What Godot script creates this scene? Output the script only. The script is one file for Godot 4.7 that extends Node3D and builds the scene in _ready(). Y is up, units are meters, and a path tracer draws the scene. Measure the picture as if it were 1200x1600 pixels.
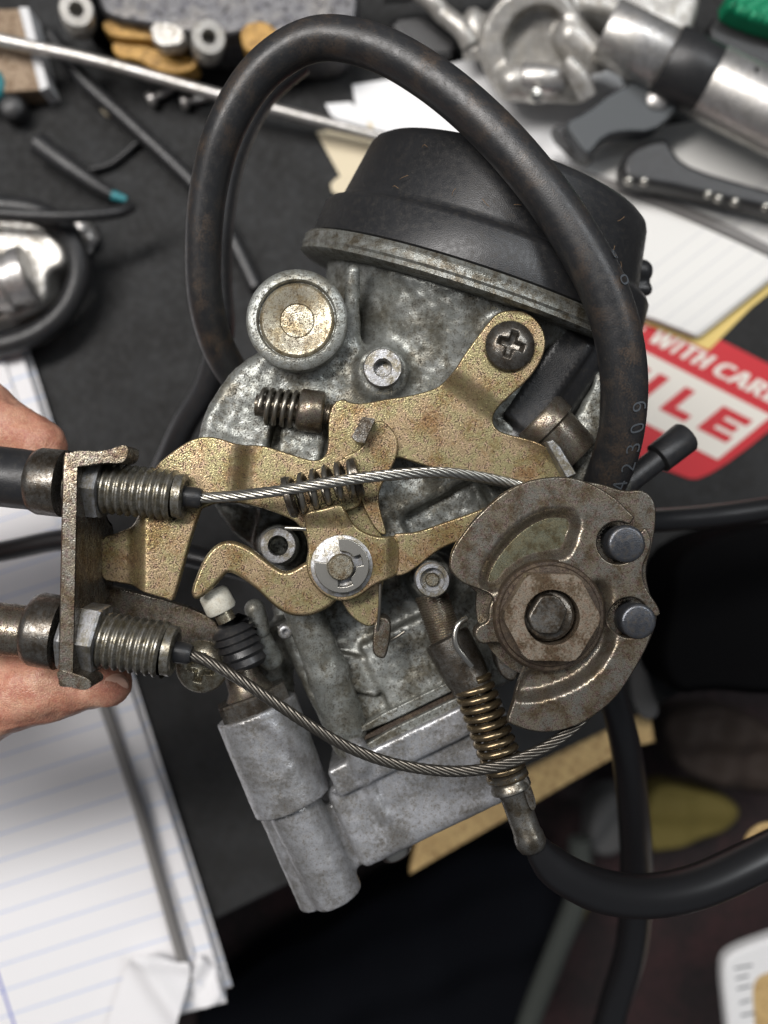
extends Node3D
# Lengths below are in tenths of a millimetre ("u") in a frame whose origin lies under the camera, on the plane of the carburettor's levers.
const S := 0.0001
const D := 1386.0      # camera above the lever plane
const BENCH := 1200.0  # bench below the lever plane

class Mb:
	var v := PackedVector3Array()
	var n := PackedVector3Array()
	var uv := PackedVector2Array()
	var ix := PackedInt32Array()
	func add(p: Vector3, q: Vector3, w := Vector2.ZERO) -> int:
		v.append(p); n.append(q); uv.append(w)
		return v.size() - 1
	func t3(a: int, b: int, c: int) -> void:
		ix.append(a); ix.append(b); ix.append(c)
	func t4(a: int, b: int, c: int, d: int) -> void:
		t3(a, b, c); t3(a, c, d)

func V(x: float, y: float, h: float) -> Vector3:
	var k := (D - h) / D
	return Vector3((x - 600.0) * k, h, (y - 800.0) * k)

func K(h: float) -> float:
	return (D - h) / D

func world_of(p: Vector3) -> Vector3:
	return (p + Vector3(0, BENCH, 0)) * S

# ---------- nodes ----------
var taken := {}
func numbered(called: String, under: Node) -> String:
	var key := str(under.get_instance_id()) + called
	var c: int = taken.get(key, 0)
	taken[key] = c + 1
	return called if c == 0 else "%s_%03d" % [called, c]

func base_of(o: Node) -> Vector3:
	var p := o
	while p != self and p.get_parent() != self and p.get_parent() != null:
		p = p.get_parent()
	return (p as Node3D).position if p != self else Vector3.ZERO

func commit(m: Mb, off: Vector3) -> ArrayMesh:
	var nv := m.v.size()
	var vv := PackedVector3Array(); vv.resize(nv)
	for i in nv:
		vv[i] = (m.v[i] + Vector3(0, BENCH, 0)) * S - off
	var ix := m.ix
	for i in range(0, ix.size(), 3):
		var a := ix[i]; var b := ix[i + 1]; var c := ix[i + 2]
		var g := (vv[b] - vv[a]).cross(vv[c] - vv[a])
		if g.dot(m.n[a] + m.n[b] + m.n[c]) > 0.0:
			ix[i + 1] = c; ix[i + 2] = b
	var arr := []
	arr.resize(Mesh.ARRAY_MAX)
	arr[Mesh.ARRAY_VERTEX] = vv
	arr[Mesh.ARRAY_NORMAL] = m.n
	arr[Mesh.ARRAY_TEX_UV] = m.uv
	arr[Mesh.ARRAY_INDEX] = ix
	var am := ArrayMesh.new()
	am.add_surface_from_arrays(Mesh.PRIMITIVE_TRIANGLES, arr)
	return am

func obj(called: String, m: Mb, material: Material, parent: Node = null, at = null) -> MeshInstance3D:
	var o := MeshInstance3D.new()
	var under: Node = parent if parent else self
	o.name = numbered(called, under)
	under.add_child(o, true)
	var off := Vector3.ZERO
	if parent:
		off = base_of(parent)
	elif at != null:
		off = world_of(at)
		o.position = off
	o.mesh = commit(m, off)
	o.material_override = material
	return o

func tag(o: Node, label: String, category := "", group := "") -> Node:
	o.set_meta("label", label)
	if category: o.set_meta("category", category)
	if group: o.set_meta("group", group)
	return o

func thing(called: String, label: String, category: String, at: Vector3, group := "") -> Node3D:
	var o := Node3D.new()
	o.name = numbered(called, self)
	add_child(o, true)
	o.position = world_of(at)
	tag(o, label, category, group)
	return o

# ---------- outlines ----------
func pl(a: Array) -> PackedVector2Array:
	var r := PackedVector2Array()
	for i in range(0, a.size(), 2):
		r.append(Vector2(a[i], a[i + 1]))
	return r

func chaikin(p: PackedVector2Array, times: int) -> PackedVector2Array:
	for t in times:
		var q := PackedVector2Array()
		for i in p.size():
			var a := p[i]; var b := p[(i + 1) % p.size()]
			if a.distance_squared_to(b) < 0.01:
				q.append(a)
				continue
			q.append(a.lerp(b, 0.25)); q.append(a.lerp(b, 0.75))
		p = q
	var r := PackedVector2Array()
	for x in p:
		if r.is_empty() or r[r.size() - 1].distance_squared_to(x) > 0.04:
			r.append(x)
	if r.size() > 2 and r[0].distance_squared_to(r[r.size() - 1]) < 0.04:
		r.remove_at(r.size() - 1)
	return r

func circle(x: float, y: float, r: float, n := 40) -> PackedVector2Array:
	var p := PackedVector2Array()
	for i in n:
		p.append(Vector2(x, y) + Vector2.from_angle(TAU * i / n) * r)
	return p

func rect(x0: float, y0: float, x1: float, y1: float) -> PackedVector2Array:
	return PackedVector2Array([Vector2(x0, y0), Vector2(x1, y0), Vector2(x1, y1), Vector2(x0, y1)])

func dense(p: PackedVector2Array, step: float) -> PackedVector2Array:
	var r := PackedVector2Array()
	for i in p.size():
		var a := p[i]; var b := p[(i + 1) % p.size()]
		var c := maxi(1, int(ceil(a.distance_to(b) / step)))
		for j in c:
			r.append(a.lerp(b, float(j) / c))
	return r

# A slab: outline p in the x/z plane of frame T, its upper face at y = 0, thickness t, rounded edge bev; hf(local point) lifts the face.
func prism(m: Mb, T: Transform3D, p: PackedVector2Array, t: float, bev := 0.0, hf = null, grid := 0.0, uvs := 0.01) -> void:
	var area := 0.0
	for i in p.size():
		area += p[i].cross(p[(i + 1) % p.size()])
	if area < 0.0:
		p = p.duplicate(); p.reverse()
	if hf != null and grid > 0.0:
		p = dense(p, grid)
	var c := p.size()
	var ne := PackedVector2Array()
	for i in c:
		var e := (p[(i + 1) % c] - p[i]).normalized()
		ne.append(Vector2(e.y, -e.x))
	var ins := PackedVector2Array()
	for i in c:
		var a := ne[(i + c - 1) % c]; var b := ne[i]
		var mid := (a + b).normalized()
		ins.append(p[i] - mid * bev / maxf(0.5, mid.dot(b)))
	var pts := ins.duplicate()
	var tri: PackedInt32Array
	if hf != null and grid > 0.0:
		var lo := p[0]; var hi := p[0]
		for q in p:
			lo = lo.min(q); hi = hi.max(q)
		var row := 0
		var y := lo.y
		while y < hi.y:
			var x := lo.x + (grid * 0.5 if row % 2 else 0.0)
			while x < hi.x:
				var q := Vector2(x, y)
				if Geometry2D.is_point_in_polygon(q, ins):
					var ok := true
					for e in ins:
						if e.distance_squared_to(q) < grid * grid * 0.36:
							ok = false
							break
					if ok: pts.append(q)
				x += grid
			y += grid * 0.866
			row += 1
		var all := Geometry2D.triangulate_delaunay(pts)
		tri = PackedInt32Array()
		for i in range(0, all.size(), 3):
			var g := (pts[all[i]] + pts[all[i + 1]] + pts[all[i + 2]]) / 3.0
			if all[i] < c and all[i + 1] < c and all[i + 2] < c and not Geometry2D.is_point_in_polygon(g, ins):
				continue
			tri.append(all[i]); tri.append(all[i + 1]); tri.append(all[i + 2])
	else:
		tri = Geometry2D.triangulate_polygon(ins)
		if tri.is_empty():
			ins = p.duplicate(); pts = ins.duplicate()
			tri = Geometry2D.triangulate_polygon(ins)
	var H := func(q: Vector2) -> float: return 0.0 if hf == null else hf.call(q)
	var up := T.basis.y.normalized()
	var top := PackedInt32Array(); var bot := PackedInt32Array()
	for q in pts:
		var h: float = H.call(q)
		var nn := up
		if hf != null:
			var dx: float = (H.call(q + Vector2(1, 0)) - H.call(q - Vector2(1, 0))) * 0.5
			var dz: float = (H.call(q + Vector2(0, 1)) - H.call(q - Vector2(0, 1))) * 0.5
			nn = (T.basis * Vector3(-dx, 1, -dz)).normalized()
		top.append(m.add(T * Vector3(q.x, h, q.y), nn, q * uvs))
	for i in range(0, tri.size(), 3):
		m.t3(top[tri[i]], top[tri[i + 1]], top[tri[i + 2]])
	for q in pts:
		bot.append(m.add(T * Vector3(q.x, H.call(q) - t, q.y), -up, q * uvs))
	for i in range(0, tri.size(), 3):
		m.t3(bot[tri[i]], bot[tri[i + 1]], bot[tri[i + 2]])
	for i in c:
		var j := (i + 1) % c
		var a := ne[(i + c - 1) % c]; var b := ne[i]; var d := ne[j]
		var na := (a + b).normalized() if a.dot(b) > 0.75 else b
		var nb := (b + d).normalized() if b.dot(d) > 0.75 else b
		var n3a := (T.basis * Vector3(na.x, 0, na.y)).normalized()
		var n3b := (T.basis * Vector3(nb.x, 0, nb.y)).normalized()
		var ha: float = H.call(p[i]); var hb: float = H.call(p[j])
		var o1 := m.add(T * Vector3(p[i].x, ha - bev, p[i].y), n3a, p[i] * uvs)
		var o2 := m.add(T * Vector3(p[j].x, hb - bev, p[j].y), n3b, p[j] * uvs)
		var l1 := m.add(T * Vector3(p[i].x, ha - t, p[i].y), n3a, p[i] * uvs)
		var l2 := m.add(T * Vector3(p[j].x, hb - t, p[j].y), n3b, p[j] * uvs)
		m.t4(o1, o2, l2, l1)
		if bev > 0.0:
			var i1 := m.add(m.v[top[i]], m.n[top[i]], p[i] * uvs)
			var i2 := m.add(m.v[top[j]], m.n[top[j]], p[j] * uvs)
			m.t4(i1, i2, o2, o1)

# A slab facing the camera's side of the carburettor, its outline given as seen at height h.
func plate(m: Mb, p: PackedVector2Array, h: float, t: float, bev := 3.0, hf = null, grid := 0.0) -> void:
	var k := K(h)
	var q := PackedVector2Array()
	for x in p:
		q.append((x - Vector2(600, 800)) * k)
	var f = null
	if hf != null:
		f = func(z: Vector2) -> float: return hf.call(z / k + Vector2(600, 800))
	prism(m, Transform3D(Basis.IDENTITY, Vector3(0, h, 0)), q, t, bev, f, grid)

func frame(at: Vector3, y: Vector3, x: Vector3) -> Transform3D:
	y = y.normalized()
	var z := x.cross(y).normalized()
	return Transform3D(Basis(y.cross(z).normalized(), y, z), at)

# ---------- round bodies ----------
func lathe(m: Mb, A: Vector3, dir: Vector3, prof: Array, seg := 40, pitch := 0.0, squash := 1.0) -> void:
	var f := frame(A, dir, Vector3(0.31, 0.2, 0.9) if absf(dir.normalized().dot(Vector3(0.31, 0.2, 0.9).normalized())) < 0.9 else Vector3(1, 0, 0))
	var c := prof.size() / 2
	for i in c - 1:
		var t0: float = prof[i * 2]; var r0: float = prof[i * 2 + 1]
		var t1: float = prof[i * 2 + 2]; var r1: float = prof[i * 2 + 3]
		var nn := Vector2(-(r1 - r0), t1 - t0).normalized()   # (axial, radial)
		var n0 := nn; var n1 := nn
		if i > 0:
			var q := Vector2(-(r0 - float(prof[i * 2 - 1])), t0 - float(prof[i * 2 - 2])).normalized()
			if q.dot(nn) > 0.7: n0 = (q + nn).normalized()
		if i < c - 2:
			var q := Vector2(-(float(prof[i * 2 + 5]) - r1), float(prof[i * 2 + 4]) - t1).normalized()
			if q.dot(nn) > 0.7: n1 = (q + nn).normalized()
		var s0 := m.v.size()
		for j in seg + 1:
			var an := TAU * j / seg
			var d := f.basis.x * cos(an) + f.basis.z * sin(an) * squash
			var sh := pitch * j / seg
			m.add(f.origin + f.basis.y * (t0 + sh) + d * r0, (f.basis.y * n0.x + d * n0.y).normalized(), Vector2(float(j) / seg, t0 * 0.01))
			m.add(f.origin + f.basis.y * (t1 + sh) + d * r1, (f.basis.y * n1.x + d * n1.y).normalized(), Vector2(float(j) / seg, t1 * 0.01))
		for j in seg:
			var a := s0 + j * 2
			if r0 < 0.01: m.t3(a, a + 1, a + 3)
			elif r1 < 0.01: m.t3(a, a + 1, a + 2)
			else: m.t4(a, a + 1, a + 3, a + 2)

func cr(p: Array, per := 8) -> PackedVector3Array:
	var r := PackedVector3Array()
	for i in p.size() - 1:
		var a: Vector3 = p[maxi(i - 1, 0)]; var b: Vector3 = p[i]
		var c: Vector3 = p[i + 1]; var d: Vector3 = p[mini(i + 2, p.size() - 1)]
		for j in per:
			r.append(b.cubic_interpolate(c, a, d, float(j) / per))
	r.append(p[p.size() - 1])
	return r

func frames(p: PackedVector3Array) -> Array:
	var r := []
	var u := Vector3(0.12, 0.97, 0.2)
	for i in p.size():
		var t := (p[mini(i + 1, p.size() - 1)] - p[maxi(i - 1, 0)]).normalized()
		if absf(t.dot(u)) > 0.95: u = Vector3(1, 0, 0.1) if i == 0 else u
		u = (u - t * u.dot(t)).normalized()
		r.append([t, u, t.cross(u)])
	return r

func tube(m: Mb, p: PackedVector3Array, rad, seg := 16, cap := true, wob := 0.0) -> void:
	var fr := frames(p)
	var c := p.size()
	var s0 := m.v.size()
	var run := 0.0
	for i in c:
		if i: run += p[i].distance_to(p[i - 1])
		var r: float = rad if not rad is Array else lerpf(rad[int(float(i) / (c - 1) * (rad.size() - 1))], rad[mini(int(float(i) / (c - 1) * (rad.size() - 1)) + 1, rad.size() - 1)], fposmod(float(i) / (c - 1) * (rad.size() - 1), 1.0))
		for j in seg + 1:
			var an := TAU * j / seg
			var d: Vector3 = fr[i][1] * cos(an) + fr[i][2] * sin(an)
			var w := 1.0 + wob * sin(i * 0.7 + 1.3 * sin(i * 0.31)) * cos(an * 2.0 + i * 0.2)
			m.add(p[i] + d * r * w, d, Vector2(float(j) / seg, run * 0.01))
	for i in c - 1:
		for j in seg:
			var a := s0 + i * (seg + 1) + j
			m.t4(a, a + 1, a + seg + 2, a + seg + 1)
	if cap:
		for e in [0, c - 1]:
			var nn: Vector3 = fr[e][0] * (-1.0 if e == 0 else 1.0)
			var o := m.add(p[e], nn)
			var ring := []
			for j in seg + 1:
				ring.append(m.add(m.v[s0 + e * (seg + 1) + j], nn))
			for j in seg:
				m.t3(o, ring[j], ring[j + 1])

func spring(m: Mb, A: Vector3, B: Vector3, r: float, wire: float, turns: float, seg := 8) -> void:
	var f := frame(A, B - A, Vector3(0.3, 0.9, 0.2))
	var p := PackedVector3Array()
	var c := int(turns * 22)
	for i in c + 1:
		var an := TAU * turns * i / c
		p.append(A + (B - A) * (float(i) / c) + (f.basis.x * cos(an) + f.basis.z * sin(an)) * r)
	tube(m, p, wire, seg)

func rope(m: Mb, path: PackedVector3Array, r: float, lay: float) -> void:
	var fr := frames(path)
	for s in 7:
		var p := PackedVector3Array()
		var run := 0.0
		for i in path.size():
			if i: run += path[i].distance_to(path[i - 1])
			var an := TAU * (run / lay + s / 7.0)
			p.append(path[i] + (fr[i][1] * cos(an) + fr[i][2] * sin(an)) * r * 0.66)
		tube(m, p, r * 0.36, 7)

func hexagon(r: float, turn := 0.0, n := 6) -> PackedVector2Array:
	var p := PackedVector2Array()
	for i in n:
		p.append(Vector2.from_angle(TAU * i / n + turn) * r)
	return p

# A hexagon nut with its turned-down corners: length t along dir from A.
func hexnut(m: Mb, A: Vector3, dir: Vector3, ref: Vector3, r: float, t: float, turn := 0.0, hole := 0.0) -> void:
	var f := frame(A, dir, ref)
	var cut := 24
	var rows := [[0.0, 0.955], [t * 0.08, 1.01], [t * 0.92, 1.01], [t, 0.955]]
	var ring := []
	for row in rows:
		var pr := []
		for j in cut * 2 + 1:
			var an := TAU * j / (cut * 2)
			var w := fposmod(an - turn, TAU / 6.0) - TAU / 12.0
			var hr: float = minf(r * 0.866 / cos(w), r * row[1])
			pr.append([f * Vector3(cos(an) * hr, row[0], sin(an) * hr), an, w])
		ring.append(pr)
	for i in 3:
		for j in cut * 2:
			var a: Array = ring[i][j]; var b: Array = ring[i][j + 1]; var c: Array = ring[i + 1][j + 1]; var d: Array = ring[i + 1][j]
			var fl := floorf((a[1] - turn + 0.001) / (TAU / 6.0)) * TAU / 6.0 + TAU / 12.0 + turn
			var nn := f.basis * Vector3(cos(fl), -0.5 if i == 0 else 0.5 if i == 2 else 0.0, sin(fl)).normalized()
			m.t4(m.add(a[0], nn), m.add(b[0], nn), m.add(c[0], nn), m.add(d[0], nn))
	for e in [0, 3]:
		var nn := f.basis.y * (-1.0 if e == 0 else 1.0)
		var y: float = rows[e][0]
		for j in cut * 2:
			var a: Array = ring[e][j]; var b: Array = ring[e][j + 1]
			var ia := f * Vector3(cos(a[1]) * hole, y, sin(a[1]) * hole); var ib := f * Vector3(cos(b[1]) * hole, y, sin(b[1]) * hole)
			m.t4(m.add(a[0], nn), m.add(b[0], nn), m.add(ib, nn), m.add(ia, nn))
	if hole > 0.0:
		for j in cut * 2:
			var a: float = TAU * j / (cut * 2); var b: float = TAU * (j + 1) / (cut * 2)
			var na := f.basis * Vector3(-cos(a), 0, -sin(a)); var nb := f.basis * Vector3(-cos(b), 0, -sin(b))
			m.t4(m.add(f * Vector3(cos(a) * hole, 0, sin(a) * hole), na), m.add(f * Vector3(cos(b) * hole, 0, sin(b) * hole), nb), m.add(f * Vector3(cos(b) * hole, t, sin(b) * hole), nb), m.add(f * Vector3(cos(a) * hole, t, sin(a) * hole), na))

func thread(m: Mb, A: Vector3, B: Vector3, r: float, pitch: float, depth: float, seg := 36) -> void:
	var L := A.distance_to(B)
	var prof := [0.0, 0.0, 0.0, r - depth]
	var t := pitch * 0.5
	while t < L - pitch * 1.5:
		prof.append_array([t, r - depth, t + pitch * 0.3, r, t + pitch * 0.5, r, t + pitch * 0.85, r - depth])
		t += pitch
	lathe(m, A, B - A, prof, seg, pitch)
	lathe(m, A, B - A, [L - pitch * 1.2, r - depth, L - 2.0, r - depth, L, r - depth - 3.0, L, 0.0], seg)

# Lettering fitted into a box: its lower left corner at `at`, w wide along ex and h tall along ey (w = 0: natural width).
func texts(m: Mb, what: String, w: float, h: float, at: Vector3, ex: Vector3, ey: Vector3, deep := 1.0, bold := true) -> void:
	var tm := TextMesh.new()
	var sf := SystemFont.new()
	sf.font_names = PackedStringArray(["Droid Sans"])
	sf.font_weight = 700 if bold else 400
	tm.font = sf
	tm.text = what
	tm.font_size = 64
	tm.pixel_size = 1.0 / 64.0
	tm.depth = 0.05
	tm.curve_step = 2.0
	var arr := tm.get_mesh_arrays()
	if arr.is_empty(): return
	var vv: PackedVector3Array = arr[Mesh.ARRAY_VERTEX]
	var nn: PackedVector3Array = arr[Mesh.ARRAY_NORMAL]
	var ii: PackedInt32Array = arr[Mesh.ARRAY_INDEX]
	var lo := vv[0]; var hi := vv[0]
	for q in vv:
		lo = lo.min(q); hi = hi.max(q)
	var sy := h / (hi.y - lo.y)
	var sx := sy if w == 0.0 else w / (hi.x - lo.x)
	var ez := ex.cross(ey).normalized()
	var s0 := m.v.size()
	for i in vv.size():
		m.add(at + ex * (vv[i].x - lo.x) * sx + ey * (vv[i].y - lo.y) * sy + ez * (vv[i].z / 0.05) * deep, (ex.normalized() * nn[i].x + ey.normalized() * nn[i].y + ez * nn[i].z).normalized())
	for i in ii.size():
		m.ix.append(ii[i] + s0)

# ---------- cast and living bodies: distance fields meshed as surface nets ----------
class Prim:
	var kind := 0
	var a: Vector3
	var b: Vector3
	var u: Vector3
	var L := 0.0
	var ra := 0.0
	var rb := 0.0
	var rr := 0.0
	var half: Vector3
	var inv: Basis
	var k := 10.0
	var cut := false
	func d(q: Vector3) -> float:
		if kind == 0:
			var h := clampf((q - a).dot(u) / L, 0.0, 1.0)
			return (q - a - u * (h * L)).length() - lerpf(ra, rb, h)
		if kind == 1:
			var w := q - a
			var y := w.dot(u)
			var dx := (w - u * y).length() - lerpf(ra, rb, clampf(y / L, 0.0, 1.0)) + rr
			var dy := absf(y - L * 0.5) - L * 0.5 + rr
			return minf(maxf(dx, dy), 0.0) + Vector2(maxf(dx, 0.0), maxf(dy, 0.0)).length() - rr
		var e := (inv * (q - a)).abs() - half + Vector3(rr, rr, rr)
		return minf(maxf(e.x, maxf(e.y, e.z)), 0.0) + e.max(Vector3.ZERO).length() - rr

func _prim(kind: int, a: Vector3, b: Vector3, ra: float, rb: float, rr: float, k: float, cut: bool) -> Prim:
	var p := Prim.new()
	p.kind = kind; p.a = a; p.b = b; p.ra = ra; p.rb = rb; p.rr = rr; p.k = k; p.cut = cut
	p.L = maxf(a.distance_to(b), 0.01)
	p.u = (b - a) / p.L
	return p
func cap_(a: Vector3, b: Vector3, ra: float, rb: float, k := 10.0, cut := false) -> Prim:
	return _prim(0, a, b, ra, rb, 0, k, cut)
func cyl_(a: Vector3, b: Vector3, ra: float, rb: float, rr := 4.0, k := 10.0, cut := false) -> Prim:
	return _prim(1, a, b, ra, rb, rr, k, cut)
func box_(c: Vector3, half: Vector3, basis: Basis, rr := 5.0, k := 10.0, cut := false) -> Prim:
	var p := _prim(2, c, c + Vector3(0, 1, 0), 0, 0, rr, k, cut)
	p.half = half
	p.inv = basis.orthonormalized().transposed()
	return p

func field(list: Array, q: Vector3) -> float:
	var d := 1e6
	for p: Prim in list:
		var e := p.d(q)
		if p.cut:
			var h := maxf(p.k - absf(d + e), 0.0) / p.k
			d = maxf(d, -e) + h * h * p.k * 0.25
		else:
			var h := maxf(p.k - absf(d - e), 0.0) / p.k
			d = minf(d, e) - h * h * p.k * 0.25
	return d

func nets(m: Mb, prims: Array, cell: float, rough := 0.0, rfreq := 0.02, seed_ := 1) -> void:
	var lo := Vector3(1e9, 1e9, 1e9); var hi := -lo
	for p: Prim in prims:
		if p.cut: continue
		var e := maxf(p.ra, p.rb)
		var bl := Vector3.ZERO; var bh := Vector3.ZERO
		if p.kind == 2:
			var r := Vector3.ZERO
			var t := p.inv.transposed()
			r = t.x.abs() * p.half.x + t.y.abs() * p.half.y + t.z.abs() * p.half.z
			bl = p.a - r; bh = p.a + r
		else:
			bl = p.a.min(p.b) - Vector3(e, e, e); bh = p.a.max(p.b) + Vector3(e, e, e)
		lo = lo.min(bl); hi = hi.max(bh)
	lo -= Vector3.ONE * cell * 3.0; hi += Vector3.ONE * cell * 3.0
	const B := 8
	var nb := Vector3i(((hi - lo) / (cell * B)).ceil())
	var N := nb * B + Vector3i.ONE
	var val := PackedFloat32Array(); val.resize(N.x * N.y * N.z); val.fill(1e6)
	var idx := PackedInt32Array(); idx.resize(N.x * N.y * N.z); idx.fill(-1)
	var sx := 1; var sy := N.x; var sz := N.x * N.y
	var diag := cell * B * 0.8661
	var live := []
	for bz in nb.z:
		for by in nb.y:
			for bx in nb.x:
				var o := Vector3i(bx, by, bz) * B
				var c := lo + (Vector3(o) + Vector3.ONE * (B * 0.5)) * cell
				var d := field(prims, c)
				if absf(d) > diag * 1.25 + 6.0:
					if d < 0.0:
						for z in B + 1:
							for y in B + 1:
								var s := o.x + (o.y + y) * sy + (o.z + z) * sz
								for x in B + 1: val[s + x] = d
					continue
				var near := []
				var best := 1e6
				var ds := []
				for p: Prim in prims:
					var e := p.d(c)
					ds.append(e)
					if not p.cut: best = minf(best, e)
				for i in prims.size():
					var p: Prim = prims[i]
					if ds[i] < (diag * 1.3 + p.k if p.cut else maxf(best, 0.0) + diag * 2.2 + p.k): near.append(p)
				live.append([o, near])
				for z in B + 1:
					for y in B + 1:
						var s := o.x + (o.y + y) * sy + (o.z + z) * sz
						var q := lo + Vector3(o.x, o.y + y, o.z + z) * cell
						for x in B + 1:
							val[s + x] = field(near, q)
							q.x += cell
	var noise := FastNoiseLite.new()
	noise.seed = seed_
	noise.frequency = rfreq
	noise.fractal_octaves = 2
	var off := [0, sx, sy, sx + sy, sz, sx + sz, sy + sz, sx + sy + sz]
	var co := [Vector3(0, 0, 0), Vector3(1, 0, 0), Vector3(0, 1, 0), Vector3(1, 1, 0), Vector3(0, 0, 1), Vector3(1, 0, 1), Vector3(0, 1, 1), Vector3(1, 1, 1)]
	var ed := [0, 1, 2, 3, 4, 5, 6, 7, 0, 2, 1, 3, 4, 6, 5, 7, 0, 4, 1, 5, 2, 6, 3, 7]
	var cells := PackedInt32Array()
	for L in live:
		var o: Vector3i = L[0]
		var near: Array = L[1]
		for z in B:
			for y in B:
				for x in B:
					var s := o.x + x + (o.y + y) * sy + (o.z + z) * sz
					var neg := 0
					for e in 8:
						if val[s + off[e]] < 0.0: neg += 1
					if neg == 0 or neg == 8: continue
					var sum := Vector3.ZERO; var cnt := 0
					for e in 12:
						var a: int = ed[e * 2]; var b: int = ed[e * 2 + 1]
						var va: float = val[s + off[a]]; var vb: float = val[s + off[b]]
						if (va < 0.0) != (vb < 0.0):
							sum += (co[a] as Vector3).lerp(co[b], va / (va - vb)); cnt += 1
					var q := lo + (Vector3(o) + Vector3(x, y, z) + sum / cnt) * cell
					var g := Vector3.ZERO
					for w: Vector3 in [Vector3(1, -1, -1), Vector3(-1, -1, 1), Vector3(-1, 1, -1), Vector3(1, 1, 1)]:
						g += w * field(near, q + w)
					g = g.normalized()
					q -= g * clampf(field(near, q), -cell * 0.5, cell * 0.5)
					if rough > 0.0:
						var f0 := noise.get_noise_3dv(q)
						var gr := Vector3(noise.get_noise_3dv(q + Vector3(2, 0, 0)) - f0, noise.get_noise_3dv(q + Vector3(0, 2, 0)) - f0, noise.get_noise_3dv(q + Vector3(0, 0, 2)) - f0) * 0.5 * rough
						q += g * f0 * rough
						g = (g - (gr - g * gr.dot(g))).normalized()
					idx[s] = m.add(q, g)
					cells.append(s)
	for s in cells:
		for ax in 3:
			var du: int = [sx, sy, sz][ax]
			if (val[s] < 0.0) == (val[s + du] < 0.0): continue
			var d1: int = [sy, sz, sx][ax]; var d2: int = [sz, sx, sy][ax]
			if s - d1 - d2 < 0: continue
			var a := idx[s]; var b := idx[s - d1]; var c := idx[s - d1 - d2]; var d := idx[s - d2]
			if a < 0 or b < 0 or c < 0 or d < 0: continue
			m.t4(a, b, c, d)

# ---------- materials: what each surface is made of, as seamless noise ----------
var M := {}
func nimg(seed_: int, freq: float, oct := 3, kind := FastNoiseLite.TYPE_SIMPLEX_SMOOTH, size := 512) -> PackedByteArray:
	var f := FastNoiseLite.new()
	f.seed = seed_; f.frequency = freq; f.fractal_octaves = oct; f.noise_type = kind
	var im := f.get_seamless_image(size, size, false, false, 0.1, true)
	im.convert(Image.FORMAT_L8)
	return im.get_data()

func tex_of(data: PackedByteArray, fmt: int, size := 512) -> ImageTexture:
	return ImageTexture.create_from_image(Image.create_from_data(size, size, false, fmt, data))

# Three plating or casting tones mixed by a slow and a medium noise, then specks; returns [colour, roughness, height].
func grain(seed_: int, c0: Color, c1: Color, c2: Color, speck: Color, amount: float, fine: float, r0: float, r1: float) -> Array:
	var lo := nimg(seed_, 0.008, 3)
	var mid := nimg(seed_ + 7, 0.035, 3)
	var hi := nimg(seed_ + 13, fine, 1)
	var n := 512 * 512
	var col := PackedByteArray(); col.resize(n * 3)
	var rg := PackedByteArray(); rg.resize(n)
	var ht := PackedByteArray(); ht.resize(n)
	for i in n:
		var a := lo[i] / 255.0; var b := mid[i] / 255.0; var c := hi[i] / 255.0
		var wa := smoothstep(0.3, 0.7, a); var wb := smoothstep(0.5, 0.85, b)
		var s := smoothstep(1.0 - amount - 0.09, 1.0 - amount + 0.09, c + (b - 0.5) * 0.55)
		var q := c0.lerp(c1, wa).lerp(c2, wb * 0.8)
		var br := 0.88 + 0.24 * c
		q = (q * br).lerp(speck, s * 0.85)
		col[i * 3] = int(clampf(q.r, 0, 1) * 255); col[i * 3 + 1] = int(clampf(q.g, 0, 1) * 255); col[i * 3 + 2] = int(clampf(q.b, 0, 1) * 255)
		rg[i] = int(clampf(lerpf(r0 + (b - 0.5) * 0.2, r1, s), 0, 1) * 255)
		ht[i] = int(clampf(0.55 + (c - 0.5) * 0.6 - s * 0.25 + (b - 0.5) * 0.08, 0, 1) * 255)
	return [tex_of(col, Image.FORMAT_RGB8), tex_of(rg, Image.FORMAT_L8), tex_of(ht, Image.FORMAT_L8)]

# Grime: pale where clean, tinted where dirt has settled in patches.
func grime(seed_: int, dirt: Color, amount: float, freq := 0.012, soft := 0.24) -> ImageTexture:
	var lo := nimg(seed_, freq, 4)
	var hi := nimg(seed_ + 3, 0.11, 3)
	var n := 512 * 512
	var col := PackedByteArray(); col.resize(n * 3)
	for i in n:
		var a := lo[i] / 255.0; var c := hi[i] / 255.0
		var s := smoothstep(1.0 - amount - soft, 1.0 - amount + soft, a + (c - 0.5) * 0.5)
		var q := Color.WHITE.lerp(dirt, s)
		col[i * 3] = int(q.r * 255); col[i * 3 + 1] = int(q.g * 255); col[i * 3 + 2] = int(q.b * 255)
	return tex_of(col, Image.FORMAT_RGB8)

func mat(called: String, tx: Array, mm: float, metal: float, bump := 0.004, dirt: Texture2D = null, dirt_mm := 60.0) -> StandardMaterial3D:
	var m := StandardMaterial3D.new()
	m.resource_name = called
	m.albedo_texture = tx[0]
	m.roughness = 1.0
	m.roughness_texture = tx[1]
	m.metallic = metal
	m.uv1_triplanar = true
	m.uv1_scale = Vector3.ONE * (1000.0 / mm)
	if bump > 0.0:
		m.heightmap_enabled = true
		m.heightmap_texture = tx[2]
		m.heightmap_scale = bump
	if dirt:
		m.detail_enabled = true
		m.detail_blend_mode = BaseMaterial3D.BLEND_MODE_MUL
		m.detail_albedo = dirt
		m.detail_uv_layer = BaseMaterial3D.DETAIL_UV_2
		m.uv2_triplanar = true
		m.uv2_scale = Vector3.ONE * (1000.0 / dirt_mm)
	M[called] = m
	return m

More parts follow.
